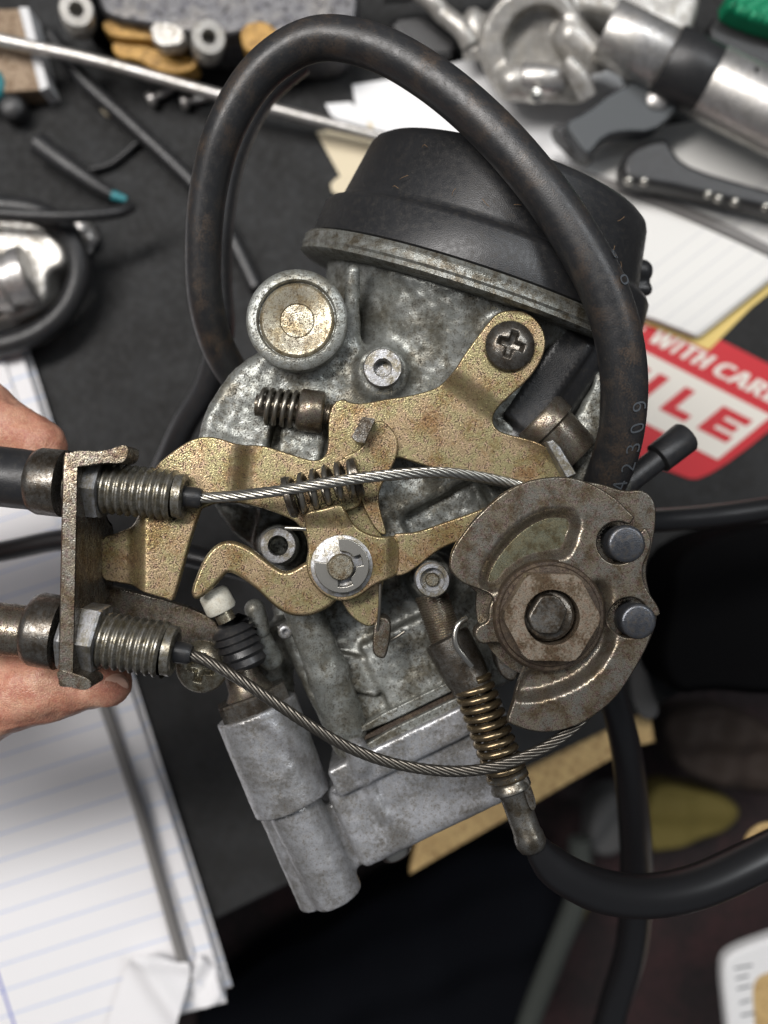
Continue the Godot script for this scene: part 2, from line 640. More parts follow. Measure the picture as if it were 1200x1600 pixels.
func plain_mat(called: String, c: Color, rough: float, metal := 0.0) -> StandardMaterial3D:
	var m := StandardMaterial3D.new()
	m.resource_name = called
	m.albedo_color = c
	m.roughness = rough
	m.metallic = metal
	M[called] = m
	return m

func materials() -> void:
	var brown := grime(5, Color(0.68, 0.64, 0.575), 0.36)
	var brown2 := grime(25, Color(0.76, 0.70, 0.63), 0.36, 0.02, 0.32)
	var dustb := grime(45, Color(0.66, 0.61, 0.55), 0.42)
	var gold := grain(11, Color(0.76, 0.67, 0.53), Color(0.715, 0.675, 0.505), Color(0.80, 0.68, 0.59), Color(0.20, 0.165, 0.115), 0.37, 0.145, 0.27, 0.72)
	var pale := grain(16, Color(0.67, 0.655, 0.60), Color(0.70, 0.68, 0.60), Color(0.62, 0.585, 0.51), Color(0.24, 0.21, 0.16), 0.32, 0.16, 0.28, 0.7)
	var cast := grain(31, Color(0.53, 0.54, 0.52), Color(0.60, 0.61, 0.595), Color(0.505, 0.50, 0.47), Color(0.215, 0.21, 0.19), 0.28, 0.15, 0.38, 0.75)
	var bowl := grain(51, Color(0.60, 0.605, 0.615), Color(0.67, 0.675, 0.69), Color(0.565, 0.565, 0.56), Color(0.40, 0.385, 0.37), 0.22, 0.12, 0.34, 0.6)
	var worn := grain(71, Color(0.545, 0.535, 0.50), Color(0.56, 0.53, 0.465), Color(0.58, 0.50, 0.49), Color(0.22, 0.19, 0.165), 0.38, 0.14, 0.28, 0.65)
	var steel := grain(91, Color(0.45, 0.44, 0.42), Color(0.51, 0.50, 0.48), Color(0.43, 0.39, 0.34), Color(0.18, 0.16, 0.14), 0.28, 0.15, 0.30, 0.62)
	var black := grain(111, Color(0.135, 0.137, 0.143), Color(0.15, 0.152, 0.158), Color(0.165, 0.16, 0.157), Color(0.24, 0.22, 0.19), 0.12, 0.2, 0.40, 0.7)
	mat("gold", gold, 22, 0.72, 0.004, grime(65, Color(0.82, 0.74, 0.66), 0.30, 0.012, 0.3), 45)
	mat("pale_gold", pale, 22, 0.45, 0.004, grime(66, Color(0.82, 0.75, 0.64), 0.42), 30)
	mat("cast", cast, 26, 0.5, 0.006, brown, 52)
	mat("bowl", bowl, 26, 0.5, 0.004, grime(85, Color(0.76, 0.745, 0.715), 0.38), 48)
	mat("worn", worn, 20, 0.8, 0.004, brown2, 36)
	mat("rim", cast, 18, 0.5, 0.010, grime(27, Color(0.66, 0.60, 0.52), 0.42, 0.02), 24)
	mat("steel", steel, 18, 0.8, 0.004, dustb, 30)
	mat("tarnish", grain(73, Color(0.475, 0.475, 0.40), Color(0.50, 0.48, 0.385), Color(0.45, 0.47, 0.42), Color(0.24, 0.22, 0.16), 0.33, 0.18, 0.3, 0.65), 20, 0.75, 0.004, brown2, 36)
	mat("zinc", bowl, 16, 0.65, 0.004, grime(95, Color(0.74, 0.70, 0.60), 0.42, 0.02), 24)
	var zincd := grain(99, Color(0.53, 0.525, 0.505), Color(0.59, 0.585, 0.565), Color(0.50, 0.475, 0.43), Color(0.24, 0.22, 0.19), 0.28, 0.15, 0.32, 0.62)
	mat("rod_steel", zincd, 22, 0.9, 0.002, grime(101, Color(0.72, 0.68, 0.62), 0.4), 24)
	mat("nut_metal", grain(93, Color(0.66, 0.61, 0.54), Color(0.70, 0.65, 0.58), Color(0.60, 0.51, 0.44), Color(0.25, 0.2, 0.16), 0.22, 0.12, 0.3, 0.6), 18, 0.8, 0.003, dustb, 26)
	mat("hub_dirt", grain(94, Color(0.27, 0.23, 0.19), Color(0.33, 0.28, 0.22), Color(0.28, 0.20, 0.16), Color(0.12, 0.10, 0.08), 0.35, 0.16, 0.5, 0.8), 18, 0.4, 0.006)
	mat("thread_metal", zincd, 18, 0.7, 0.003, grime(97, Color(0.80, 0.77, 0.68), 0.45, 0.03), 20)
	mat("blued", grain(98, Color(0.29, 0.30, 0.32), Color(0.33, 0.34, 0.36), Color(0.36, 0.345, 0.33), Color(0.2, 0.19, 0.18), 0.2, 0.14, 0.32, 0.5), 18, 0.7, 0.003)
	mat("brassy", pale, 22, 0.85, 0.004, brown2, 20)
	mat("plastic", black, 24, 0.0, 0.003)
	mat("rubber", black, 30, 0.0, 0.003, null)
	var hose := M["rubber"].duplicate() as StandardMaterial3D
	hose.resource_name = "hose"
	hose.detail_enabled = true
	hose.detail_blend_mode = BaseMaterial3D.BLEND_MODE_MIX
	hose.detail_albedo = plain_tex(Color(0.30, 0.25, 0.20))
	hose.detail_mask = mask(141, 0.29)
	hose.detail_uv_layer = BaseMaterial3D.DETAIL_UV_2
	hose.uv2_triplanar = true
	hose.uv2_scale = Vector3.ONE * (1000.0 / 42.0)
	M["hose"] = hose
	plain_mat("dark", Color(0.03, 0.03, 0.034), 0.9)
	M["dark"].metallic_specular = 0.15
	plain_mat("cable_black", Color(0.085, 0.085, 0.09), 0.36)
	plain_mat("rod_grey", Color(0.50, 0.49, 0.48), 0.5, 0.3)
	plain_mat("fibre", Color(0.48, 0.38, 0.27), 0.9)
	plain_mat("wire", Color(0.66, 0.65, 0.62), 0.28, 0.95)
	plain_mat("wire_dull", Color(0.36, 0.345, 0.32), 0.34, 0.85)
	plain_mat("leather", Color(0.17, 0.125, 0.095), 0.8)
	plain_mat("strap", Color(0.20, 0.215, 0.20), 0.85)
	plain_mat("bright", Color(0.70, 0.69, 0.66), 0.26, 0.95)
	plain_mat("hole", Color(0.05, 0.045, 0.04), 0.8)
	plain_mat("spring_steel", Color(0.55, 0.53, 0.49), 0.3, 0.9)
	plain_mat("spring_brass", Color(0.50, 0.44, 0.345), 0.27, 0.9)
	mat("white_nylon", grain(131, Color(0.72, 0.71, 0.66), Color(0.76, 0.75, 0.70), Color(0.70, 0.67, 0.6), Color(0.5, 0.47, 0.4), 0.15, 0.1, 0.5, 0.6), 20, 0.0, 0.0)
	mat("mat_black", grain(151, Color(0.085, 0.09, 0.095), Color(0.10, 0.104, 0.108), Color(0.113, 0.115, 0.117), Color(0.25, 0.24, 0.22), 0.13, 0.22, 0.75, 0.85), 60, 0.0, 0.01, grime(155, Color(0.68, 0.67, 0.65), 0.5), 160)
	mat("skin", grain(171, Color(0.74, 0.56, 0.47), Color(0.76, 0.60, 0.50), Color(0.72, 0.50, 0.44), Color(0.62, 0.43, 0.36), 0.20, 0.12, 0.46, 0.6), 22, 0.0, 0.016, grime(175, Color(0.90, 0.78, 0.75), 0.45, 0.012, 0.35), 40)
	plain_mat("nail", Color(0.82, 0.66, 0.58), 0.3)
	mat("alu", grain(191, Color(0.72, 0.71, 0.69), Color(0.77, 0.76, 0.75), Color(0.68, 0.66, 0.63), Color(0.62, 0.60, 0.58), 0.04, 0.08, 0.40, 0.5), 60, 0.85, 0.0)
	mat("alu_cast", grain(192, Color(0.66, 0.65, 0.63), Color(0.72, 0.71, 0.69), Color(0.60, 0.58, 0.54), Color(0.45, 0.42, 0.38), 0.12, 0.1, 0.36, 0.55), 60, 0.5, 0.006)
	mat("tan", grain(211, Color(0.70, 0.59, 0.40), Color(0.74, 0.63, 0.43), Color(0.66, 0.54, 0.36), Color(0.50, 0.39, 0.24), 0.15, 0.09, 0.6, 0.7), 60, 0.0, 0.006)
	mat("ochre", grain(212, Color(0.66, 0.50, 0.22), Color(0.70, 0.54, 0.25), Color(0.60, 0.46, 0.24), Color(0.42, 0.32, 0.16), 0.18, 0.09, 0.5, 0.7), 50, 0.1, 0.01)
	mat("board_brown", grain(213, Color(0.55, 0.47, 0.38), Color(0.60, 0.52, 0.43), Color(0.48, 0.39, 0.30), Color(0.33, 0.26, 0.19), 0.2, 0.08, 0.7, 0.8), 50, 0.0, 0.01)
	mat("maroon", grain(231, Color(0.15, 0.06, 0.062), Color(0.17, 0.065, 0.067), Color(0.13, 0.058, 0.06), Color(0.08, 0.045, 0.045), 0.25, 0.09, 0.75, 0.85), 120, 0.0, 0.02, grime(235, Color(0.6, 0.55, 0.55), 0.5), 300)  # floor red, darkened so the colour carries the shade below the bench
	mat("dark_metal", grain(194, Color(0.36, 0.36, 0.37), Color(0.42, 0.41, 0.40), Color(0.30, 0.30, 0.33), Color(0.2, 0.19, 0.18), 0.2, 0.08, 0.4, 0.6), 70, 0.4, 0.006)
	plain_mat("page_white", Color(0.80, 0.795, 0.79), 0.9)
	plain_mat("paper", Color(0.90, 0.90, 0.90), 0.85)
	plain_mat("cream", Color(0.84, 0.79, 0.68), 0.85)
	plain_mat("legal_yellow", Color(0.86, 0.76, 0.47), 0.8)
	plain_mat("sticker_red", Color(0.74, 0.08, 0.13), 0.55)
	plain_mat("sticker_white", Color(0.86, 0.84, 0.80), 0.5)
	plain_mat("print_grey", Color(0.30, 0.32, 0.34), 0.7)
	plain_mat("green", Color(0.05, 0.52, 0.36), 0.45)
	plain_mat("teal", Color(0.15, 0.47, 0.50), 0.5)
	plain_mat("lever_grey", Color(0.25, 0.265, 0.275), 0.5)
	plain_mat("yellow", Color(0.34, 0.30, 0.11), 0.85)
	plain_mat("navy", Color(0.045, 0.05, 0.065), 0.95)  # coat blue, its colour deepened to hold the shade under the bench edge
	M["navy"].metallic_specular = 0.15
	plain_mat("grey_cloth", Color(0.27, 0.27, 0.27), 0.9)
	plain_mat("white_paint", Color(0.82, 0.82, 0.82), 0.6)
	plain_mat("lamp_glow", Color(0.9, 0.9, 0.9), 0.6)
	M["lamp_glow"].emission_enabled = true
	M["lamp_glow"].emission = Color(1, 0.97, 0.92)
	M["lamp_glow"].emission_energy_multiplier = 2.0

func plain_tex(c: Color) -> ImageTexture:
	var im := Image.create(4, 4, false, Image.FORMAT_RGB8)
	im.fill(c)
	return ImageTexture.create_from_image(im)

func mask(seed_: int, amount: float) -> ImageTexture:
	var lo := nimg(seed_, 0.010, 4)
	var hi := nimg(seed_ + 3, 0.14, 3)
	var n := 512 * 512
	var d := PackedByteArray(); d.resize(n)
	for i in n:
		d[i] = int(255.0 * 0.75 * smoothstep(1.0 - amount - 0.15, 1.0 - amount + 0.22, lo[i] / 255.0 + (hi[i] / 255.0 - 0.5) * 0.6))
	return tex_of(d, Image.FORMAT_L8)

# A ruled page: blue lines every 7.1 mm, a darker margin line; w x h millimetres on one texture. marks: dark spots and pen strokes.
func ruled(pixels: int, mm_w: float, first: float, gap: float, line: Color, margin_x: float, seed_: int, pen := false, paper := Color(0.87, 0.865, 0.87)) -> StandardMaterial3D:
	var im := Image.create(pixels, pixels, false, Image.FORMAT_RGB8)
	im.fill(paper)
	var sc := pixels / mm_w
	var y := first
	while y < mm_w:
		im.fill_rect(Rect2i(0, int(y * sc), pixels, maxi(1, int(0.28 * sc))), line)
		y += gap
	if margin_x > 0.0:
		im.fill_rect(Rect2i(int(margin_x * sc), 0, maxi(2, int(0.45 * sc)), pixels), Color(0.22, 0.27, 0.66))
	var rng := RandomNumberGenerator.new()
	rng.seed = seed_
	for i in 14:
		var p := Vector2i(rng.randi_range(0, pixels - 9), rng.randi_range(0, pixels - 9))
		im.fill_rect(Rect2i(p, Vector2i.ONE * rng.randi_range(1, 3)), Color(0.66, 0.56, 0.42))
	if pen:
		for s in 26:
			var c := Vector2(rng.randf_range(0.45, 0.98), rng.randf_range(0.02, 0.30)) * pixels
			var r := rng.randf_range(1.0, 3.2) * sc
			for a in 160:
				var q := c + Vector2(cos(a * 0.08 + s), sin(a * 0.08) * 0.7) * r * (1.0 + 0.2 * sin(a * 0.21)) + Vector2(a * 0.03 * sc, 0)
				im.fill_rect(Rect2i(Vector2i(q), Vector2i(maxi(1, int(0.25 * sc)), maxi(1, int(0.25 * sc)))), Color(0.38, 0.43, 0.72))
	var m := StandardMaterial3D.new()
	m.albedo_texture = ImageTexture.create_from_image(im)
	m.roughness = 0.85
	m.texture_repeat = false
	return m

# ---------- the carburettor ----------
func sd_poly(q: Vector2, p: PackedVector2Array) -> float:   # > 0 inside
	var d := 1e9
	var c := p.size()
	var inside := false
	var j := c - 1
	for i in c:
		var e := p[j] - p[i]; var w := q - p[i]
		d = minf(d, (w - e * clampf(w.dot(e) / e.dot(e), 0.0, 1.0)).length_squared())
		if (p[i].y > q.y) != (p[j].y > q.y) and q.x < (p[j].x - p[i].x) * (q.y - p[i].y) / (p[j].y - p[i].y) + p[i].x: inside = not inside
		j = i
	return sqrt(d) * (1.0 if inside else -1.0)

func phillips(called: String, x: float, y: float, h: float, r: float, high: float, turn: float, material: Material, root: Node) -> MeshInstance3D:
	var m := Mb.new()
	var f := func(q: Vector2) -> float:
		var w := (q - Vector2(x, y)).rotated(-turn)
		var l := w.length()
		var dome := high * (1.0 - pow(l / r, 3.2)) * 0.9
		var ax := absf(w.x); var ay := absf(w.y)
		var arm := r * 0.56 * 1.0
		var s := minf(maxf(ax / (r * 0.15 + 0.05 * (arm - ay)), ay / arm), maxf(ay / (r * 0.15 + 0.05 * (arm - ax)), ax / arm))
		s = minf(s, l / (r * 0.27))
		return dome - r * 0.42 * (1.0 - smoothstep(0.62, 1.08, s)) * (1.0 - 0.45 * l / arm)
	plate(m, circle(x, y, r, 48), h, 14.0, 2.5, f, r * 0.055)
	return obj(called, m, material, root)

# An outline in which «-1, x, y, r, from, to» walks round a round hole that opens to the edge through a slot.
func socket_outline(a: Array) -> PackedVector2Array:
	var r := PackedVector2Array()
	var i := 0
	while i < a.size():
		if a[i] == -1:
			for j in 25:
				r.append(Vector2(a[i + 1], a[i + 2]) + Vector2.from_angle(deg_to_rad(lerpf(a[i + 4], a[i + 5], j / 24.0))) * a[i + 3])
			i += 6
		else:
			r.append(Vector2(a[i], a[i + 1]))
			i += 2
	return r

func carburettor() -> Node3D:
	var root := thing("carburettor", "dirty cast metal carburettor with gold linkage plates, held above the bench", "carburettor", V(700, 1240, -300))
	var ax := Vector3(0.31, 0.15, -0.935).normalized()
	var O := V(731, 484, -270)
	var e1 := Vector3(0.900, 0, -0.436); var e2 := Vector3(0.436, 0, 0.900)
	var B := Basis(e1, Vector3.UP, e2)
	# main casting
	var body := []
	body.append(cyl_(O - ax * 170.0, O + ax * 4.0, 235, 275, 10, 30))
	body.append(cyl_(V(493, 716, -330), V(493, 716, -58), 205, 192, 16, 25))
	body.append(box_(V(610, 720, -210), Vector3(230, 150, 160), Basis(Vector3.UP, 0.1), 25, 40))
	body.append(box_(V(615, 985, -260), Vector3(175, 140, 150), B, 18, 30))
	body.append(cyl_(V(467, 507, -300), V(467, 507, -22), 80, 66, 6, 26))
	body.append(cyl_(V(598, 581, -200), V(598, 581, -32), 56, 40, 5, 22))
	body.append(cyl_(V(797, 540, -220), V(797, 540, 4), 62, 46, 4, 18))
	body.append(cyl_(V(855, 960, -320), V(855, 960, 10), 110, 72, 6, 26))
	body.append(cyl_(V(533, 884, -220), V(533, 884, -8), 60, 42, 4, 20))
	body.append(cap_(V(552, 425, -30), V(548, 540, -62), 11, 15, 22))
	body.append(cap_(V(630, 858, -140), V(800, 768, -95), 34, 30, 20))
	body.append(box_(V(470, 690, -70), Vector3(42, 32, 40), Basis(Vector3.UP, -0.24), 8, 6))
	body.append(box_(V(905, 690, -190), Vector3(50, 110, 110), Basis(Vector3.UP, 0.2), 20, 20))
	body.append(cap_(V(915, 610, -120), V(926, 710, -95), 24, 20, 18))
	body.append(box_(V(560, 1050, -130), Vector3(42, 26, 30), Basis(Vector3.UP, -0.24), 5, 4))
	body.append(box_(V(655, 1040, -140), Vector3(75, 40, 80), B, 8, 10))
	body.append(cyl_(V(672, 900, -200), V(672, 900, -45), 52, 34, 5, 16))
	body.append(cap_(V(405, 955, -120), V(412, 985, -120), 24, 22, 12))
	body.append(cap_(V(425, 1000, -170), V(430, 1090, -190), 34, 34, 18))
	# hollows
	body.append(cyl_(V(425, 850, -170), V(425, 850, -20), 66, 70, 8, 10, true))
	body.append(cyl_(V(436, 852, -220), V(436, 852, -74), 40, 33, 4, 8))
	body.append(cyl_(V(436, 852, -120), V(436, 852, -40), 17, 17, 1, 3, true))
	body.append(box_(V(428, 690, -50), Vector3(9, 34, 60), Basis(Vector3.UP, -0.24), 4, 6, true))
	body.append(box_(V(398, 930, -110), Vector3(52, 70, 60), Basis(Vector3.UP, 0.4), 14, 10, true))
	body.append(box_(V(700, 805, -50), Vector3(70, 40, 34), Basis(Vector3.UP, 0.5), 12, 14, true))
	body.append(box_(V(862, 625, -80), Vector3(48, 110, 70), Basis(Vector3.UP, -0.5), 14, 12, true))
	body.append(box_(V(337, 850, -60), Vector3(40, 150, 70), Basis(Vector3.UP, -0.2), 14, 14, true))
	var m := Mb.new()
	nets(m, body, 6.5, 2.2, 0.03, 4)
	obj("body", m, M.cast, root)
	# small machined boss with its blind hole
	m = Mb.new()
	lathe(m, V(598, 580, -45), Vector3.UP, [0, 30, 32, 31, 35, 29, 35, 15, 31, 13, 16, 12, 16, 0], 36)
	obj("boss", m, M.zinc, root)
	m = Mb.new()
	lathe(m, V(436, 852, -76), Vector3.UP, [0, 30, 12, 30, 15, 28, 15, 17, 0, 16], 36)
	obj("boss_ring", m, M.zinc, root)
	# flange and cap on the slide chamber
	m = Mb.new()
	lathe(m, O, ax, [0, 250, 0, 318, 5, 327, 12, 325, 16, 328, 26, 325, 31, 327, 37, 322, 37, 200], 120)
	var fl := obj("flange", m, M.rim, root)
	m = Mb.new()
	lathe(m, O + ax * 37.5, ax, [0, 240, 0, 311, 4, 315, 60, 309, 68, 303, 73, 288, 76, 284, 84, 282, 180, 262, 190, 257, 197, 247, 199, 233, 199, 0], 128)
	var capm := obj("cap", m, M.plastic, root)
	tag(capm, "black plastic cap with a stepped rim")
	m = Mb.new()
	var side := (V(1000, 370, -270) - V(731, 480, -270)); side -= ax * side.dot(ax); side = side.normalized()
	var lug := []
	lug.append(cap_(V(960, 424, -250), V(1001, 424, -250), 24, 22, 12))
	lug.append(cap_(V(970, 452, -250), V(1008, 452, -250), 16, 13, 12))
	lug.append(cap_(V(960, 480, -250), V(990, 486, -250), 22, 18, 12))
	nets(m, lug, 6.0)
	obj("lug", m, M.plastic, capm)
	m = Mb.new()
	var rng := RandomNumberGenerator.new()
	rng.seed = 5
	var toward := Vector3.UP - ax * ax.y
	toward = toward.normalized()
	var cross := ax.cross(toward)
	for i in 12:
		var an := rng.randf_range(-1.1, 1.1)
		var low := i < 9
		var t := rng.randf_range(86, 104) if low else rng.randf_range(40, 185)
		var r := 283.5 if low else (312.5 if t < 66 else 288.0 - (t - 66) * 0.2)
		var dirr := toward * cos(an) - cross * sin(an)
		var p0 := O + ax * (37.5 + t) + dirr * (r + 1.0)
		var tang := ax.cross(dirr).rotated(dirr, rng.randf_range(-1.5, 1.5))
		var len := rng.randf_range(7, 18)
		tube(m, cr([p0, p0 + tang * len * 0.5 + dirr * rng.randf_range(0, 4), p0 + tang * len + ax * rng.randf_range(-6, 6)], 3), 0.42, 5)
	var fb := obj("dust_fibres", m, M.fibre, capm)
	fb.set_meta("kind", "stuff")
	# round pressed cover
	m = Mb.new()
	lathe(m, V(467, 507, -32), Vector3.UP, [0, 78, 34, 79, 38, 75, 38, 63, 35, 61, 28, 60, 28, 58], 64)
	var rc := obj("cover_ring", m, M.cast, root)
	m = Mb.new()
	lathe(m, V(467, 507, -32), Vector3.UP, [24, 60, 31, 58, 34, 54, 33, 48, 30, 38, 28.5, 30, 28, 27.5, 26, 26.5, 28, 25.5, 28, 0], 64)
	obj("cover_disc", m, M.pale_gold, rc)
	# main bracket plate
	var outline := chaikin(pl([799,489, 822,492, 846,518, 850,550, 829,590, 795,620, 772,642, 769,660, 780,675, 817,684, 847,695, 870,712, 905,755, 860,770, 800,760, 740,752, 690,736, 640,720, 616,712, 600,740, 588,790, 600,850, 602,900, 594,930, 592,965, 580,983, 550,967, 530,935, 490,870, 470,820, 447,807, 400,790, 350,783, 318,795, 318,795, 303,840, 284,911, 275,937, 275,937, 253,930, 207,917, 176,912, 148,908, 148,840, 176,834, 213,817, 240,760, 248,730, 267,713, 300,690, 325,683, 350,687, 376,697, 407,694, 450,708, 490,721, 507,715, 513,697, 512,660, 518,632, 533,622, 550,630, 570,630, 603,623, 637,619, 675,609, 690,601, 709,582, 724,556, 761,507, 776,492]), 2)
	var hf := func(q: Vector2) -> float:
		var d := (q - Vector2(733, 612)).dot(Vector2(0.59, -0.81))
		var h := 24.0 * smoothstep(-20.0, 16.0, d)
		h += 26.0 * smoothstep(-6.0, 26.0, 392.0 - q.x - (q.y - 700.0) * 0.10)
		h -= 46.0 * smoothstep(0.0, 42.0, 236.0 - q.x)
		return h
	m = Mb.new()
	plate(m, outline, 0.0, 15.0, 3.0, hf, 9.0)
	var mp := obj("bracket_plate", m, M.gold, root)
	m = Mb.new()
	plate(m, chaikin(pl([853,690, 853,690, 868,684, 902,741, 902,741, 886,748, 886,748]), 1), 34.0, 34.0, 3.0)
	obj("tab", m, M.zinc, mp)
	phillips("bracket_screw", 797, 540, 32, 40, 17, 0.35, M.steel, root)
	# cable stop bracket on the left
	m = Mb.new()
	var Tb := Transform3D(Basis.IDENTITY, V(104, 892, 70))
	var bx := (V(99, 1062, 108) - V(106, 722, 108)).normalized()
	var bz := (V(172, 885, -95) - V(106, 890, 108)).normalized()
	Tb = frame(V(93, 890, 108), bz.cross(bx), bx)
	prism(m, Tb, chaikin(pl([-168,0, -168,0, 168,0, 168,0, 176,30, 160,70, 100,110, 60,150, 55,190, -60,190, -70,150, -110,120, -170,60]), 2), 22.0, 4.0)
	var sb := obj("cable_bracket", m, M.worn, root)
	m = Mb.new()
	plate(m, chaikin(pl([104,704, 165,706, 193,694, 200,700, 198,716, 188,724, 160,722, 118,730, 104,728]), 2), 110.0, 60.0, 5.0)
	obj("lip", m, M.worn, sb)
	m = Mb.new()
	plate(m, chaikin(pl([88,1046, 112,1052, 140,1062, 142,1076, 128,1079, 104,1072, 90,1062]), 2), 110.0, 60.0, 6.0)
	obj("lip", m, M.worn, sb)
	m = Mb.new()
	plate(m, chaikin(pl([130,905, 130,905, 330,955, 350,1000, 352,1040, 315,1082, 285,1060, 262,1014, 130,1005, 130,1005]), 2), -62.0, 16.0, 3.0)
	obj("bracket_foot", m, M.worn, sb)
	phillips("foot_screw", 315, 1042, -58, 41, 16, 0.2, M.brassy, root)
	# upper idle screw with spring
	m = Mb.new()
	spring(m, V(409, 634, -24), V(474, 641, -24), 27, 4.0, 5.3)
	obj("idle_spring", m, M.spring_steel, root)
	m = Mb.new()
	lathe(m, V(400, 633, -24), V(474, 641, -24) - V(400, 633, -24), [0, 0, 0, 17, 90, 17], 20)
	lathe(m, V(468, 640, -24), V(512, 646, -24) - V(468, 640, -24), [0, 0, 0, 31, 3, 34, 36, 34, 40, 30, 40, 0], 32)
	thread(m, V(505, 645, -20), V(527, 649, -18), 17, 5, 2.5, 20)
	obj("idle_screw", m, M.worn, root)
	# stop lever with its folded tab
	m = Mb.new()
	plate(m, chaikin(pl([528,716, 560,704, 571,690, 574,668, 590,655, 608,663, 624,690, 618,722, 597,755, 590,778, 598,812, 606,838, 588,832, 566,790, 556,760, 535,750]), 2), 15.0, 13.0, 3.0)
	var sl := obj("stop_lever", m, M.gold, root)
	m = Mb.new()
	plate(m, chaikin(pl([550,682, 550,682, 566,651, 566,651, 586,654, 586,654, 569,692, 569,692, 556,690]), 1), 52.0, 44.0, 4.0)
	obj("tab", m, M.steel, sl)
	# spring held between two ears
	m = Mb.new()
	plate(m, chaikin(pl([452,752, 470,742, 535,716, 552,712, 560,724, 566,775, 562,792, 540,800, 470,812, 452,790]), 2), 20.0, 12.0, 3.0)
	obj("spring_seat", m, M.gold, sl)
	m = Mb.new()
	var sa := V(452, 776, 44); var sbv := V(556, 745, 44)
	spring(m, sa, sbv, 27, 4.8, 5.4)
	obj("lever_spring", m, M.spring_steel, sl)
	for e in [[sa, 33.0, 12.0], [sbv, 31.0, 13.0]]:
		m = Mb.new()
		lathe(m, e[0], sbv - sa, [-float(e[2]) * 0.5, 0, -float(e[2]) * 0.5, float(e[1]) - 3, -float(e[2]) * 0.3, e[1], float(e[2]) * 0.3, e[1], float(e[2]) * 0.5, float(e[1]) - 3, float(e[2]) * 0.5, 0], 36)
		obj("spring_ear", m, M.steel, sl)
	# left choke arm: an S of thick plate
	m = Mb.new()
	plate(m, chaikin(pl([540,905, 528,940, 497,959, 477,964, 450,962, 427,947, 400,920, 372,900, 355,893, 346,903, 330,921, 310,937, 301,936, 297,924, 307,897, 317,873, 333,853, 352,844, 372,848, 392,858, 410,872, 433,890, 450,895, 477,878, 500,868]), 2), 22.0, 18.0, 6.0)
	obj("choke_arm", m, M.gold, root)
	# right arm that runs under the wheel
	m = Mb.new()
	plate(m, chaikin(pl([612,834, 628,833, 650,832, 683,820, 750,797, 790,780, 800,800, 760,832, 697,852, 667,873, 643,893, 624,901, 608,898]), 2), 14.0, 14.0, 3.0)
	obj("drive_arm", m, M.gold, root)
	# pivot lever
	m = Mb.new()
	var pf := func(q: Vector2) -> float:
		return -22.0 * smoothstep(600.0, 626.0, q.x) + 16.0 * smoothstep(824.0, 798.0, q.y)
	plate(m, chaikin(pl([476,812, 478,800, 500,796, 533,786, 540,797, 552,820, 571,833, 598,840, 625,836, 626,900, 598,908, 581,917, 563,932, 540,941, 517,937, 497,924, 482,903, 477,880, 482,860, 478,838]), 2), 38.0, 15.0, 4.0, pf, 7.0)
	var pv := obj("pivot_lever", m, M.gold, root)
	m = Mb.new()
	lathe(m, V(534, 884, 36), Vector3.UP, [0, 46, 4, 47, 5, 45, 5, 0], 48)
	obj("washer", m, M.zinc, pv)
	m = Mb.new()
	var clip := PackedVector2Array()
	var a0 := deg_to_rad(262.0); var a1 := a0 + deg_to_rad(288.0)
	for i in 49:
		clip.append(Vector2(534, 884) + Vector2.from_angle(lerpf(a0, a1, i / 48.0)) * 43.0)
	for i in 61:
		var an := lerpf(a1, a0, i / 60.0)
		var w := rad_to_deg(fposmod(an, TAU))
		var r := 22.5
		if absf(w - 350.0) < 22.0 or absf(w - 80.0) < 22.0: r = 33.0
		clip.append(Vector2(534, 884) + Vector2.from_angle(an) * r)
	plate(m, clip, 52.0, 8.0, 1.5)
	obj("retaining_clip", m, M.bright, pv)
	m = Mb.new()
	lathe(m, V(534, 884, 20), Vector3.UP, [0, 20, 38, 20, 41, 18, 41, 0], 36)
	obj("pivot_pin", m, M.brassy, pv)
	m = Mb.new()
	tube(m, cr([V(446, 825, 30), V(470, 826, 32), V(484, 829, 30), V(486, 842, 24)], 5), 3.2, 8)
	obj("spring_end", m, M.wire, pv)
	m = Mb.new()
	tube(m, cr([V(594, 912, 25), V(593, 950, 20), V(590, 985, 5)], 5), 2.4, 8)
	tube(m, cr([V(600, 1008, -30), V(632, 987, -30)], 3), 2.6, 8)
	obj("spring_end", m, M.spring_steel, pv)
	m = Mb.new()
	plate(m, chaikin(pl([586,962, 612,966, 610,1000, 603,1028, 596,1030, 583,1024, 581,1000]), 2), 6.0, 50.0, 4.0)
	tag(obj("tab", m, M.worn, mp), "dark folded tab below the pivot")
	# throttle wheel
	var wo := chaikin(socket_outline([702,880, 706,861, 717,842, 740,812, 774,779, 807,757, 845,746, 890,744, 927,756, 961,777, 978,794, 992,808, 992,808, -1,966,848,33,-56,-386, 1000,833, 1009,822, 1019,842, 1016,861, 1004,884, 1006,910, 1016,929, 1029,947, 1033,960, 1026,964, 1026,964, -1,984,965,31.5,-9,-343, 1026,977, 1026,977, 1019,992, 1010,1015, 987,1056, 961,1094, 927,1120, 897,1137, 860,1146, 822,1142, 792,1128, 792,1128, 826,1027, 826,1027, 800,1015, 770,960, 772,930, 746,920, 721,911, 704,893]), 2)
	var pu := chaikin(pl([753,916, 755,893, 774,861, 800,831, 830,809, 860,798, 890,799, 905,812, 899,839, 886,868, 860,870, 826,878, 800,896, 785,917, 766,922]), 2)
	var pw := chaikin(pl([818,1050, 801,1092, 837,1093, 894,1075, 931,1049, 954,1018, 962,985, 950,950, 955,925, 938,908, 926,915, 930,960, 915,1005, 880,1035, 850,1042]), 2)
	var wf := func(q: Vector2) -> float:
		return -21.0 * smoothstep(-9.0, 13.0, sd_poly(q, pu)) - 21.0 * smoothstep(-9.0, 13.0, sd_poly(q, pw))
	m = Mb.new()
	plate(m, wo, 66.0, 16.0, 3.0, wf, 5.6)
	var wh := obj("throttle_wheel", m, M.worn, root)
